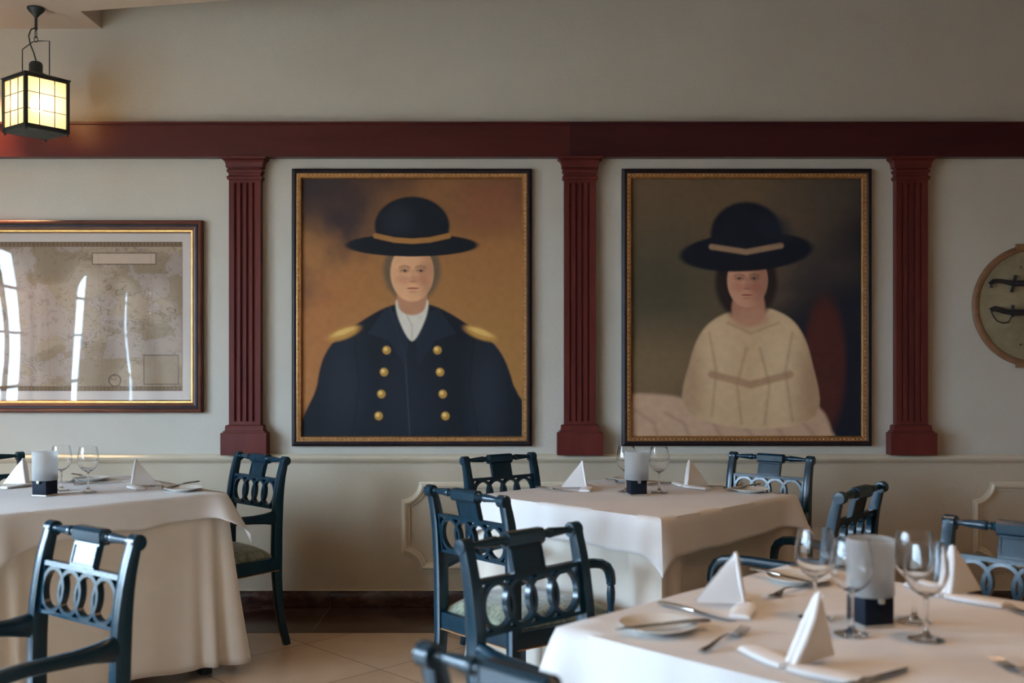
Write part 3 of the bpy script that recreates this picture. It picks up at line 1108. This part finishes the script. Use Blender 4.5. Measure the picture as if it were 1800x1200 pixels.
# ------------------------------------------------------------------ armchairs
def make_chair():
    root = empty('armchair', (0, 0, 0))
    tag(root, 'x', 'chair', 'dark teal armchairs with ring backs')
    SP = .195

    def sy(z):
        zs = [0, .06, .12, .2, .32, .42, .55, .65, .75, .81, .845]
        yy = [-.288, -.268, -.253, -.240, -.231, -.230, -.231, -.236, -.248, -.262, -.274]
        return float(np.interp(z, zs, yy))
    zl = [0, .03, .06, .09, .12, .16, .2, .26, .32, .37, .42, .5, .56, .6, .65, .69, .73, .77, .8, .82, .838, .85]
    sm = [sum(sy(min(max(z + d, 0), .85)) for d in (-.03, -.015, 0, .015, .03)) / 5 for z in zl]
    for s in (-1, 1):
        b = MB()
        dep = [float(np.interp(z, [0, .2, .42, .62, .8, .85], [.030, .036, .046, .048, .034, .028])) for z in zl]
        wid = [float(np.interp(z, [0, .42, .85], [.030, .036, .033])) for z in zl]
        b.sweep([(s * SP, y, z) for y, z in zip(sm, zl)], wid, dep, (1, 0, 0), 12, 6)
        b.lathe([(.012, -.0185), (.019, -.0178), (.021, -.015), (.021, .015), (.019, .0178), (.012, .0185)], 20, (s * SP, -.277, .843), 'x')
        b.build('rear_stile', 'chair', root)
    # turned crest rail with central block
    b = MB()
    yz = (0, -.274, .845)
    for s in (-1, 1):
        prof = [(.0125, .180), (.009, .174), (.008, .165), (.010, .150), (.0135, .105), (.0145, .098), (.013, .092), (.0085, .089), (.0085, .086), (.0115, .083),
                (.0115, .080), (.0085, .077), (.012, .074), (.019, .062)]
        b.lathe([(r, s * h) for r, h in prof], 16, yz, 'x')
    ch = .0085
    hz, hy = .021, .019
    oct_ = [(-hy, -hz + ch), (-hy, hz - ch), (-hy + ch, hz), (hy - ch, hz), (hy, hz - ch), (hy, -hz + ch), (hy - ch, -hz), (-hy + ch, -hz)]
    b.extrude_x([(y - .274, z + .843) for y, z in oct_], -.064, .064)
    b.build('crest_rail', 'chair', root, smooth=40)
    # tablet under the block, following the rake
    b = MB()
    tw = .056
    def slab(x0, x1, z0, z1, f0, f1):
        vs = []
        for z in (z0, z1):
            y = sy(z) - .001
            vs += [(x0, y + f0, z), (x1, y + f0, z), (x1, y + f1, z), (x0, y + f1, z)]
        b.add(vs, [(0, 1, 5, 4), (1, 2, 6, 5), (2, 3, 7, 6), (3, 0, 4, 7), (0, 3, 2, 1), (4, 5, 6, 7)])
    slab(-tw, tw, .757, .83, -.008, .008)
    for q in (.0085,):
        for f0, f1 in ((.006, .0105), (-.0105, -.006)):
            slab(-tw + .003, tw - .003, .8165, .8205, f0, f1)
            slab(-tw + .003, tw - .003, .7665, .7705, f0, f1)
            slab(-tw + .003, -tw + .0075, .7665, .8205, f0, f1)
            slab(tw - .0075, tw - .003, .7665, .8205, f0, f1)
    b.build('tablet', 'chair', root, smooth=20)
    # pierced panel with four interlaced rings
    b = MB()
    zb, zt, th = .624, .763, .019
    hw = SP - .014

    def pl(x, z, dy):
        return (x, sy(z) + dy, z)
    def strip(x0, x1, z0, z1, t=th, nx=1):
        vs = []
        for z in (z0, z1):
            y = sy(z)
            vs += [(x0, y - t / 2, z), (x1, y - t / 2, z), (x1, y + t / 2, z), (x0, y + t / 2, z)]
        b.add(vs, [(0, 1, 5, 4), (1, 2, 6, 5), (2, 3, 7, 6), (3, 0, 4, 7), (0, 3, 2, 1), (4, 5, 6, 7)])
    strip(-hw, hw, zt - .0125, zt)
    strip(-hw, hw, zb, zb + .0105)
    strip(-hw, -hw + .013, zb, zt, th * .98)
    strip(hw - .013, hw, zb, zt, th * .98)
    zc = (zb + zt) / 2 - .0015
    ra, rb_, bw = .0555, .0625, .0115
    for i in range(4):
        xc = (i - 1.5) * .0795
        t = th * (.97 if i % 2 else .94)
        n = 40
        vs, fs = [], []
        for k in range(n):
            a = 2 * PI * k / n
            c, s = math.cos(a), math.sin(a)
            for (q, w) in ((ra, rb_), (ra - bw, rb_ - bw)):
                xx, zz = xc + q * c, zc + w * s
                vs += [pl(xx, zz, t / 2), pl(xx, zz, -t / 2)]
        for k in range(n):
            o, p = k * 4, ((k + 1) % n) * 4
            fs += [(o, p, p + 1, o + 1), (o + 2, o + 3, p + 3, p + 2), (o, o + 2, p + 2, p), (o + 1, p + 1, p + 3, o + 3)]
        b.add(vs, fs)
    b.build('ring_panel', 'chair', root, smooth=30)
    # seat frame (four rails) with gilt line
    zr0, zr1 = .352, .412
    bx, fx, yb, yf = .198, .252, -.228, .195
    b = MB()
    for (p0, p1) in (((-bx, yb), (bx, yb)), ((bx, yb), (fx, yf)), ((fx, yf), (-fx, yf)), ((-fx, yf), (-bx, yb))):
        b.sweep([(p0[0], p0[1], (zr0 + zr1) / 2), (p1[0], p1[1], (zr0 + zr1) / 2)], .032, zr1 - zr0, (0, 0, 1) if False else None, 12, 8)
    fo = b.build('seat_frame', 'chair', root, smooth=40)
    g = MB()
    for (p0, p1) in (((-bx, yb), (bx, yb)), ((bx, yb), (fx, yf)), ((fx, yf), (-fx, yf)), ((-fx, yf), (-bx, yb))):
        g.sweep([(p0[0], p0[1], zr0 - .001), (p1[0], p1[1], zr0 - .001)], .037, .007, None, 8, 4)
    g.build('gilt_line', 'gilt', fo, smooth=40)
    # domed cushion
    vs, fs = [], []
    nu = 20
    for j in range(nu + 1):
        for i in range(nu + 1):
            u, v = i / nu * 2 - 1, j / nu * 2 - 1
            w = (bx + (fx - bx) * (v + 1) / 2) - .004
            y = yb + .012 + (yf - yb + .0) * (v + 1) / 2 - .004
            d = (1 - abs(u) ** 3.2) * (1 - abs(v) ** 3.2)
            vs.append((u * w, y, zr1 - .004 + .062 * max(d, 0) ** .45))
    for j in range(nu):
        for i in range(nu):
            o = j * (nu + 1) + i
            fs.append((o, o + 1, o + nu + 2, o + nu + 1))
    k = len(vs)
    rim = [i for i in range(nu + 1)] + [j * (nu + 1) + nu for j in range(1, nu + 1)] + [nu * (nu + 1) + i for i in range(nu - 1, -1, -1)] + [j * (nu + 1) for j in range(nu - 1, 0, -1)]
    fs.append(tuple(rim[::-1]))
    MB().add(vs, fs).build('seat_cushion', 'velvet', root, smooth=80)
    # front legs
    for s in (-1, 1):
        MB().sweep([(s * .240, .215, 0), (s * .239, .205, .05), (s * .238, .196, .12), (s * .236, .189, .22), (s * .236, .186, .32), (s * .236, .185, .40)],
                   [.024, .026, .029, .033, .037, .038], [.024, .026, .029, .033, .037, .038], (1, 0, 0), 12, 5).build('front_leg', 'chair', root)
    # arms with turned posts
    for s in (-1, 1):
        b = MB()
        pts = [(.196, -.226, .588), (.198, -.20, .5885), (.204, -.16, .590), (.213, -.10, .593), (.224, -.03, .598), (.236, .04, .602), (.245, .09, .602), (.251, .125, .597),
               (.255, .150, .583), (.257, .164, .562), (.258, .169, .538), (.258, .170, .525)]
        hh = [.072, .06, .047, .038, .034, .034, .034, .034, .034, .033, .031, .030]
        ww = [.030, .032, .034, .035, .036, .037, .037, .037, .036, .034, .031, .030]
        P = [(s * q[0], q[1], q[2]) for q in pts]
        b.sweep(P, ww, hh, (1, 0, 0), 14, 3)
        b.build('armrest', 'chair', root)
        MB().lathe([(.013, .53), (.0165, .526), (.0165, .520), (.012, .516), (.0135, .508), (.0155, .49), (.0145, .465), (.011, .438), (.0105, .430), (.015, .427), (.0165, .42),
                    (.0165, .40), (.015, .395)], 16, (s * .258, .170, 0)).build('arm_post', 'chair', root)
    return root


proto = make_chair()
CH = []


def chair(mx_, my_, fx, fy, label):
    n = math.hypot(fx, fy)
    fx, fy = fx / n, fy / n
    loc = (mx_ + fx * .275, my_ + fy * .275, 0)
    if not CH:
        proto.location = loc
        proto.rotation_euler = (0, 0, facing(fx, fy))
        proto['label'] = label
        CH.append(proto)
        return proto
    o = dup(proto, loc, facing(fx, fy), label)
    CH.append(o)
    return o


chair(-1.185, 4.862, -.686, -.727, 'dark teal armchair against the wall below the first pilaster, right of the left table')
chair(-.060, 4.845, .605, -.796, 'teal armchair behind the center table under the dark-coat portrait, tucked against the wall')
chair(-.157, 3.506, .748, .664, 'armchair with bright green velvet seat facing the left side of the center table')
chair(.027, 2.67, .683, -.73, 'armchair at the far left corner of the foreground table, its back overlapping another chair')
chair(-1.107, 2.715, -.595, -.804, 'armchair turned away in front of the left table, white glare on its tablet')
chair(1.225, 4.87, -.637, -.77, 'armchair behind the center table under the cream-gown portrait')
chair(1.22, 3.595, -.777, .629, 'armchair seen from behind at the right side of the center table, both arms reaching left')
chair(1.385, 2.792, -.707, -.707, 'armchair cut by the right picture edge behind the foreground table')
chair(.01, 1.469, .707, .707, 'nearest armchair at the bottom edge, only its crest rail showing')
chair(-2.52, 4.848, .707, -.707, 'armchair cut by the left picture edge behind the left table')


# ------------------------------------------------------------------ tables and cloths
A = .92
TZ = .752


def make_table(cx, cy, label):
    root = empty('dining_table', (cx, cy, 0), PI / 4, label, 'table', 'square dining tables')
    h = A / 2 - .004
    MB().box(-h, h, -h, h, .715, .7475, .004).build('tabletop', 'mahogany', root)
    MB().box(-h + .05, h - .05, -h + .05, h - .05, .64, .715).build('apron', 'mahogany', root)
    for sx in (-1, 1):
        for sy in (-1, 1):
            MB().sweep([(sx * (h - .06), sy * (h - .06), 0), (sx * (h - .06), sy * (h - .06), .64)], [.05, .06], [.05, .06], (1, 0, 0), 12, 6).build('leg', 'iron', root)
    return root


def cloth(cx, cy, name, label, cat, mat, z, drop, tip, flare, fold, seed, pushes=(), slope=(0, 0, 0, 0), extra=0.0, rows=26, hemwob=.006, group=None, cornr=None):
    """square cloth: flat top, hanging sides with folds gathered at the corners"""
    rnd = random.Random(seed)
    h = A / 2 + extra
    N = 88                                  # samples per side
    ph = [rnd.uniform(0, 6.28) for _ in range(12)]
    cornr = cornr or [0] * 4
    rim = []
    dirs = [Vector((1, 0)), Vector((0, 1)), Vector((-1, 0)), Vector((0, -1))]
    corn = [Vector((-h, -h)), Vector((h, -h)), Vector((h, h)), Vector((-h, h))]
    for s in range(4):
        for i in range(N):
            t = i / N
            # crowd samples towards the corners
            t = 0.5 - 0.5 * math.cos(PI * t)
            p = corn[s] + dirs[s] * (2 * h * t)
            nrm = Vector((dirs[s].y, -dirs[s].x))
            d0, d1 = 2 * h * t, 2 * h * (1 - t)
            nb = 0.018                      # turn the normal smoothly round the corner
            if d0 < .04:
                k = .5 * (1 - d0 / .04)
                nn = Vector((dirs[s - 1].y, -dirs[s - 1].x))
                nrm = (nrm * (1 - k) + nn * k).normalized()
            if d1 < .04:
                k = .5 * (1 - d1 / .04)
                nn = Vector((dirs[(s + 1) % 4].y, -dirs[(s + 1) % 4].x))
                nrm = (nrm * (1 - k) + nn * k).normalized()
            rim.append((p, nrm, s, t, d0, d1))
    vs, fs = [], []
    n = len(rim)
    # top: concentric rings
    TR = 10
    for r in range(TR + 1):
        k = (r + 1) / (TR + 1)
        for (p, nrm, s, t, d0, d1) in rim:
            q = p * k
            rr = .006
            vs.append((q.x, q.y, z + .0008 * math.sin(q.x * 17 + ph[0]) * math.sin(q.y * 13 + ph[1]) * (1 if drop < .3 else 0)))
    top_center = len(vs)
    vs.append((0, 0, z))
    for i in range(n):
        fs.append((top_center, i, (i + 1) % n))
    for r in range(TR):
        for i in range(n):
            j = (i + 1) % n
            fs.append((r * n + i, (r + 1) * n + i, (r + 1) * n + j, r * n + j))
    base0 = len(vs)
    last = TR * n
    for k in range(1, rows + 1):
        v = k / rows
        for (p, nrm, s, t, d0, d1) in rim:
            dc = min(d0, d1)
            ci = s if d0 < d1 else (s + 1) % 4
            dr = drop + slope[s] * (t - .5) + (slope[(s - 1) % 4] * .5 if False else 0)
            e = math.exp(-dc / (.03 if seed == 4 else .017)) if drop < .3 else math.exp(-(dc / .12) ** 2)
            hem = dr + tip * e * (1 + .5 * cornr[ci]) + hemwob * math.sin(t * 9 + ph[s]) + hemwob * .6 * math.sin(t * 23 + ph[s + 4])
            dep = hem * v
            off = .0035 * min(1, v * 8) + flare * dep
            w1 = math.sin(t * 14 + ph[s + 4]) + .6 * math.sin(t * 31 + ph[s])
            off += fold * .10 * w1 * v * v
            amp = fold * (1 + cornr[ci])
            if drop > .3:
                off += amp * v ** 1.3 * math.exp(-(dc / .11) ** 2) * (.62 + .38 * math.cos(2 * PI * dc / .085))
            else:
                off += amp * v * math.exp(-(dc / .065) ** 2)
            for (ps, pc, hwid, inn) in pushes:
                if ps == s:
                    lat = abs(2 * h * t - h - pc)
                    g = max(0.0, min(1.0, (hwid + .08 - lat) / .08))
                    g = g * g * (3 - 2 * g)
                    gv = max(0.0, min(1.0, (dep - .05) / .10))
                    gv = gv * gv * (3 - 2 * gv)
                    off = off * (1 - g * gv) + (-inn) * g * gv
            r0 = .006
            zz = z - dep
            if v < .05:
                off *= .6
            vs.append((p.x + nrm.x * off, p.y + nrm.y * off, zz))
    for k in range(rows):
        for i in range(n):
            j = (i + 1) % n
            a = (last + i, last + j) if k == 0 else (base0 + (k - 1) * n + i, base0 + (k - 1) * n + j)
            fs.append((a[0], base0 + k * n + i, base0 + k * n + j, a[1]))
    o = MB().add(vs, fs).build(name, mat, None, smooth=70)
    o.location = (cx, cy, 0)
    o.rotation_euler = (0, 0, PI / 4)
    sd = o.modifiers.new('thickness', 'SOLIDIFY')
    sd.thickness = .0012
    sd.offset = 0
    return tag(o, label, cat, group)


TAB = [(-1.844, 4.30), (.518, 4.23), (.742, 2.122)]
# local sides after the 45 degree turn: 0 = front-right, 1 = back-right, 2 = back-left, 3 = front-left (outward)
make_table(*TAB[0], 'square table under floor-length cream cloth at the left, in front of the framed map')
make_table(*TAB[1], 'square table under layered cloths in the middle, below the two portraits')
make_table(*TAB[2], 'square table nearest the camera at the lower right, fully laid')
cloth(*TAB[0], 'undercloth', 'floor-length cream undercloth on the left table, gathered at its right corner', 'tablecloth', 'underlinen', .7485, .69, .01, .02, .055, 1,
      pushes=((1, 0.10, .27, .12), (2, -.02, .27, .11)), cornr=[.3, .6, .2, 0], group='floor-length undercloths')
cloth(*TAB[1], 'undercloth', 'cream undercloth below the overlay on the center table', 'tablecloth', 'underlinen', .7485, .69, .01, .012, .05, 2,
      pushes=((2, -.02, .27, .13), (1, 0, .27, .03), (3, 0, .28, .03), (0, 0, .28, .03)), cornr=[.1, .3, 0, 0], group='floor-length undercloths')
cloth(*TAB[2], 'undercloth', 'cream undercloth hanging beneath the foreground table overlay', 'tablecloth', 'underlinen', .7485, .69, .01, .012, .045, 3,
      pushes=((2, 0, .28, .07), (1, 0, .28, .03), (3, 0, .28, .02)), group='floor-length undercloths')
cloth(*TAB[0], 'overlay_cloth', 'white square overlay cloth on the left table, corner pointing at the wall chair', 'tablecloth', 'linen', .7515, .105, .075, .14, .04, 4,
      slope=(-.05, 0, 0, 0.02), rows=10, hemwob=.006, cornr=[.2, .8, 0, 0], group='white overlay cloths', pushes=())
cloth(*TAB[1], 'overlay_cloth', 'white square overlay cloth on the center table, bluish lit on its left side', 'tablecloth', 'linen', .7515, .128, .065, .14, .02, 5,
      slope=(-.02, 0, 0, 0), rows=10, hemwob=.004, cornr=[0, 1.6, 0, 0], group='white overlay cloths')
cloth(*TAB[2], 'overlay_cloth', 'white square overlay cloth on the fully laid foreground table', 'tablecloth', 'linen', .7515, .15, .05, .12, .03, 6,
      rows=10, hemwob=.004, cornr=[0, 0, 0, .8], group='white overlay cloths')


# ------------------------------------------------------------------ table ware
def make_candle():
    root = empty('candle_holder')
    tag(root, 'x', 'candle holder', 'candle holders')
    a = .034
    MB().box(-a, a, -a, a, .0005, .064, .002).build('cube_base', 'slate', root, smooth=30)
    MB().box(-a - .001, a + .001, -a - .001, a + .001, 0, .005).build('foot', 'clip', root, smooth=0)
    b = MB().lathe([(.048, .062), (.049, .064), (.049, .177), (.0475, .178), (.046, .177), (.046, .064), (.048, .062)], 48, cap=False)
    b.build('glass_shade', 'frosted', root, smooth=50)
    MB().lathe([(.0005, .064), (.040, .064), (.040, .084), (.037, .088), (.0005, .088)], 32).build('tealight_tray', 'slate', root, smooth=40)
    c = MB()
    c.box(-.006, .006, -a - .010, -a - .002, .05, .062, .002)
    c.build('clip', 'clip', root, smooth=30)
    return root


def make_glass():
    prof_o = [(.0005, .0005), (.034, .0005), (.0355, .0015), (.034, .003), (.02, .006), (.009, .011), (.0048, .019), (.0038, .035), (.0036, .06), (.0042, .078),
              (.007, .085), (.016, .0895), (.027, .098), (.036, .110), (.0412, .124), (.0425, .136), (.0415, .152), (.038, .172), (.0345, .190)]
    prof_i = [(.0335, .1898), (.037, .172), (.0404, .152), (.0414, .136), (.0401, .1245), (.035, .1108), (.026, .0995), (.015, .0915), (.006, .0885), (.0005, .0878)]
    root = empty('wine_glass')
    tag(root, 'x', 'wine glass', 'stemmed wine glasses')
    MB().lathe(prof_o[9:] + prof_i, 40, cap=True).build('bowl', 'crystal', root, smooth=60)
    MB().lathe(prof_o[:10], 40, cap=True).build('stem', 'crystal', root, smooth=60)
    return root


def make_plate():
    prof = [(.0005, .0012), (.045, .0012), (.047, 0), (.05, .0005), (.052, .003), (.064, .008), (.0785, .0125), (.080, .0138), (.079, .0148), (.064, .0105), (.052, .0065), (.046, .0048), (.0005, .0048)]
    o = MB().lathe(prof, 56, cap=True).build('side_plate', 'porcelain', smooth=50)
    tag(o, 'x', 'plate', 'bread plates')
    return o


def make_knife():
    root = empty('table_knife')
    tag(root, 'x', 'knife', 'table knives')
    L = .105
    MB().sweep([(0, -L, .0045), (0, -L + .01, .005), (0, -.06, .0055), (0, -.02, .005), (0, -.004, .0045)], [.013, .015, .014, .011, .009], [.006, .008, .008, .007, .006], (1, 0, 0), 12, 2.6).build('handle', 'steel', root)
    MB().sweep([(0, -.006, .004), (.001, .01, .004), (.001, .05, .0035), (0, .08, .003), (-.004, .105, .003)], [.009, .017, .018, .016, .003], [.005, .003, .0024, .002, .0015], (1, 0, 0), 10, 3).build('blade', 'steel', root)
    return root


def make_fork():
    root = empty('table_fork')
    tag(root, 'x', 'fork', 'table forks')
    MB().sweep([(0, -.098, .003), (0, -.09, .0035), (0, -.06, .005), (0, -.02, .011), (0, .01, .0125), (0, .028, .009)], [.012, .0155, .012, .0075, .0065, .009],
               [.004, .0042, .004, .0036, .0036, .0034], (1, 0, 0), 10, 2.6).build('handle', 'steel', root)
    b = MB()
    b.sweep([(0, .024, .010), (0, .034, .006), (0, .046, .0035), (0, .055, .0035)], [.009, .019, .0245, .025], [.0034, .003, .0026, .0024], (1, 0, 0), 10, 3)
    for k in range(4):
        x = (k - 1.5) * .0068
        b.sweep([(x, .052, .0035), (x, .07, .004), (x * .97, .085, .0065), (x * .95, .099, .011)], [.0042, .0038, .0034, .0014], [.0024, .0022, .002, .0012], (1, 0, 0), 8, 3)
    b.build('tines', 'steel', root)
    return root


def make_napkin(lean=.018, Ln=.108, hn=.119):
    """folded napkin: standing fin with a doubled spine, two flat wings at its foot"""
    root = empty('folded_napkin')
    tag(root, 'x', 'napkin', 'folded white napkins')
    b = MB()
    # fin runs along +y from the spine foot at y = 0; the spine leans by 'lean'
    for lay in (-1, 1):
        n = 12
        vs, fs = [], []
        for j in range(n + 1):
            v = j / n
            z = .008 + (hn - .010) * v
            yl = lean * v + .006
            yr = Ln * (1 - v) ** .95 + lean * v + .006 if lean < Ln * .5 else Ln + (lean - Ln) * v + .004
            for i in range(n + 1):
                u = i / n
                y = yl + (yr - yl) * u
                th = .0125 * (1 - .45 * u) * (1 - .3 * v ** 3) + .0012
                vs.append((lay * (th + .002 * math.sin(u * 2.4) * (1 - v)), y, z))
        for j in range(n):
            for i in range(n):
                o = j * (n + 1) + i
                fs.append((o, o + 1, o + n + 2, o + n + 1))
        b.add(vs, fs)
    for sx, dy in ((1, 0.0), (-1, .003)):
        b.sweep([(sx * .0075, .004 + dy, .006), (sx * .0085, .004 + lean * .35 + dy, .042), (sx * .0078, .004 + lean * .68 + dy, .081), (sx * .0042, .004 + lean * .92 + dy, hn - .011), (sx * .0015, .005 + lean + dy, hn)],
                [.0145, .0165, .0155, .012, .006], [.010, .012, .012, .011, .006], (1, 0, 0), 10, 2.2)
    b.build('fin', 'napkin', root, smooth=50)
    for s in (-1, 1):
        w = MB()
        for lay in range(2):
            q = lay * .0045
            w.sweep([(s * .004, -.002, .004 + q), (s * .035, .008, .004 + q), (s * .08, .022, .004 + q), (s * (.128 - lay * .004), .036, .0035 + q * .9)],
                    [.030, .046, .050, .046 - lay * .003], [.0046, .0056, .0054, .004], None, 12, 4)
        w.build('wing', 'napkin', root, smooth=50)
    return root


KIT = {'candle': make_candle(), 'glass': make_glass(), 'plate': make_plate(), 'knife': make_knife(), 'fork': make_fork(), 'napkin': make_napkin()}
USED = set()
ZT = .7535


def put(kind, loc, rz, label, tilt=0.0):
    loc = Vector((loc[0], loc[1], loc[2] if len(loc) > 2 else ZT))
    if kind not in USED:
        USED.add(kind)
        o = KIT[kind]
        o.location = loc
        o.rotation_euler = (tilt, 0, rz)
        o['label'] = label
        return o
    o = dup(KIT[kind], loc, rz, label)
    o.rotation_euler = (tilt, 0, rz)
    return o


def lay_between(kind, a, b, label, z=ZT, tilt=0.0):
    """cutlery with its handle at pixel a and its tip at pixel b"""
    p, q = atz(*a, ZT), atz(*b, ZT)
    d = q - p
    m = (p + q) / 2
    return put(kind, (m.x, m.y, z), facing(d.x, d.y), label, tilt)


# foreground table
c3 = TAB[2]
put('candle', (.747, 2.148, ZT), math.radians(14), 'frosted candle holder on dark cube in the middle of the foreground table')
for (x, y, lb) in ((1433, 1086, 'wine glass behind the nearest napkin, left of the foreground candle holder'), (1497, 1115, 'wine glass right in front of the foreground candle cube'),
                   (1628, 1124, 'nearest wine glass right of the foreground candle holder'), (1607, 1092, 'wine glass partly hidden behind another, right of the foreground candle holder')):
    put('glass', atz(x, y, ZT), 0, lb)
put('plate', atz(1157, 1106, ZT), 0, 'bread plate with a butter knife at the left corner of the foreground table')
put('plate', atz(1404, 1021, ZT), 0, 'bread plate near the back corner of the foreground table')
lay_between('knife', (1228, 1106), (1100, 1117), 'butter knife laid across the plate at the left corner of the foreground table', ZT + .0125)
lay_between('knife', (1152, 1060), (1302, 1096), 'table knife beside the tall left napkin on the foreground table')
lay_between('knife', (1470, 1215), (1600, 1176), 'table knife at the bottom edge, in front of the nearest napkin')
lay_between('knife', (1328, 1012), (1425, 1034), 'table knife resting across the plate at the back corner of the foreground table', ZT + .0125)
lay_between('fork', (1216, 1155), (1326, 1102), 'fork lying alone on the cloth left of the nearest napkin')
lay_between('fork', (1415, 1032), (1350, 1052), 'fork behind the tall left napkin on the foreground table')
lay_between('fork', (1880, 1225), (1745, 1160), 'fork at the lower right corner of the picture')
lay_between('fork', (1880, 1105), (1778, 1072), 'fork at the right picture edge behind the folded napkin')


def napkin(x, y, fx, fy, label):
    p = atz(x, y, ZT)
    put('napkin', p, facing(fx, fy), label)


napkin(1312, 1064, -.97, .05, 'tall white napkin standing at the left of the foreground table')
nk = make_napkin(.078, .112, .125)
nk.location = atz(1386, 1176, ZT)
nk.rotation_euler = (0, 0, facing(.82, .57))
nk['label'] = 'nearest folded napkin, its doubled edge leaning towards the camera'
napkin(1662, 1050, .55, .3, 'folded napkin behind the wine glasses at the right of the foreground table')

# centre table
c2 = TAB[1]
put('candle', (atz(1121, 871, ZT).x, c2[1], ZT), math.radians(10), 'frosted candle holder on dark cube in the middle of the center table')
put('glass', atz(1159, 866, ZT), 0, 'wine glass right of the candle holder on the center table')
put('glass', atz(1101, 864, ZT), 0, 'wine glass half hidden left of the candle holder on the center table')
napkin(1033, 858, -.97, -.1, 'white napkin standing left on the center table')
napkin(1204, 856, .92, .4, 'white napkin standing right on the center table')
put('plate', atz(1318, 864, ZT), 0, 'bread plate at the right corner of the center table')
put('plate', atz(1108, 845, ZT), 0, 'bread plate at the back corner of the center table')
lay_between('knife', (1335, 857), (1284, 864), 'butter knife across the plate at the right corner of the center table', ZT + .0125)
lay_between('knife', (945, 857), (1004, 864), 'table knife left of the left napkin on the center table')
lay_between('knife', (1140, 853), (1194, 847), 'table knife left of the right napkin on the center table')
lay_between('fork', (1248, 855), (1288, 863), 'fork between napkin and plate on the center table')
lay_between('fork', (1064, 842), (1096, 852), 'fork left of the candle holder on the center table')

# left table
put('candle', atz(79, 870, ZT), math.radians(-16), 'bluish lit candle holder on dark cube on the left table')
put('glass', atz(155, 865, ZT), 0, 'wine glass standing free on the left table')
put('glass', atz(108, 862, ZT), 0, 'wine glass half hidden behind the candle holder on the left table')
napkin(229, 856, .92, .4, 'white napkin standing on the right half of the left table')
napkin(50, 853, -.95, .1, 'white napkin half hidden behind the left table candle holder')
put('plate', atz(322, 862, ZT), 0, 'bread plate at the right corner of the left table')
put('plate', atz(160, 844, ZT), 0, 'bread plate at the back corner of the left table')
lay_between('knife', (345, 853), (297, 861), 'butter knife across the plate at the right corner of the left table', ZT + .0125)
lay_between('knife', (125, 838), (165, 845), 'butter knife across the plate at the back corner of the left table', ZT + .0125)
lay_between('fork', (262, 853), (302, 862), 'fork between napkin and plate on the left table')
lay_between('fork', (150, 840), (116, 850), 'fork behind the wine glasses on the left table')
lay_between('knife', (150, 851), (196, 848), 'table knife behind the free-standing wine glass on the left table')

# ------------------------------------------------------------------ light
w = bpy.data.worlds.new('daylight')
SC.world = w
w.use_nodes = True
bg = w.node_tree.nodes['Background']
bg.inputs[0].default_value = (0.53, 0.755, 1.0, 1)
bg.inputs[1].default_value = 60.0
for c, ww in WIN:
    la = bpy.data.lights.new('window_portal', 'AREA')
    la.shape = 'RECTANGLE'
    la.size = ww
    la.size_y = Z1 - Z0
    la.cycles.is_portal = True
    lo = bpy.data.objects.new('window_portal', la)
    COL.objects.link(lo)
    lo.location = (XL - 0.17, c, (Z0 + Z1) / 2)
    lo.rotation_euler = (PI / 2, 0, -PI / 2)


def point(loc, power, col, r=.05):
    l = bpy.data.lights.new('lamp', 'POINT')
    l.energy = power
    l.color = col
    l.shadow_soft_size = r
    o = bpy.data.objects.new('lamp', l)
    COL.objects.link(o)
    o.location = loc
    return o


# the lantern's bulb
point((-2.37, 5.126, 2.575), 19, (1.0, .62, .32), .035)
# warm fill spots added under the ceiling, without fixtures
WARM = (1.0, .62, .36)
for q, e in (((-1.4, 3.2, 3.04), 14), ((.5, 3.4, 3.04), 38), ((1.1, 1.8, 3.04), 48), ((-1.2, 1.2, 3.04), 10), ((2.9, 3.4, 3.04), 45), ((3.0, 0.2, 3.04), 45), ((.6, -1.4, 3.04), 20)):
    l = bpy.data.lights.new('warm_fill_spot', 'SPOT')
    l.energy = e
    l.color = WARM
    l.spot_size = math.radians(105)
    l.spot_blend = 1.0
    l.shadow_soft_size = .09
    o = bpy.data.objects.new('warm_fill_spot', l)
    COL.objects.link(o)
    o.location = q

# narrow ceiling downlight close to the picture wall
sl = bpy.data.lights.new('downlight', 'SPOT')
sl.energy = 340
sl.color = (1.0, .62, .30)
sl.spot_size = math.radians(46)
sl.spot_blend = .9
sl.shadow_soft_size = .03
so = bpy.data.objects.new('downlight', sl)
COL.objects.link(so)
so.location = (-2.78, 5.30, 3.05)
so.rotation_euler = (math.radians(1.5), 0, 0)

# ------------------------------------------------------------------ camera
cam = bpy.data.cameras.new('camera')
cam.sensor_width = 36
cam.lens = F / 1800 * 36
cam.shift_y = (HY - 600) / 1800
cam.clip_start = .05
cam.dof.use_dof = True
cam.dof.focus_distance = 4.9
cam.dof.aperture_fstop = 2.8
cam.dof.aperture_blades = 0
cob = bpy.data.objects.new('camera', cam)
COL.objects.link(cob)
cob.location = (0, 0, H)
cob.rotation_euler = (PI / 2, 0, 0)
SC.camera = cob

SC.view_settings.view_transform = 'Standard'
SC.view_settings.look = 'None'
SC.view_settings.gamma = 1.0
SC.view_settings.exposure = 0.12
SC.view_settings.use_curve_mapping = False
SC.cycles.use_denoising = True
SC.cycles.max_bounces = 10
SC.cycles.diffuse_bounces = 5
SC.cycles.transmission_bounces = 10
SC.cycles.transparent_max_bounces = 10
SC.cycles.sample_clamp_indirect = 6.0
SC.cycles.caustics_reflective = False
SC.cycles.caustics_refractive = True
SC.cycles.blur_glossy = 1.0
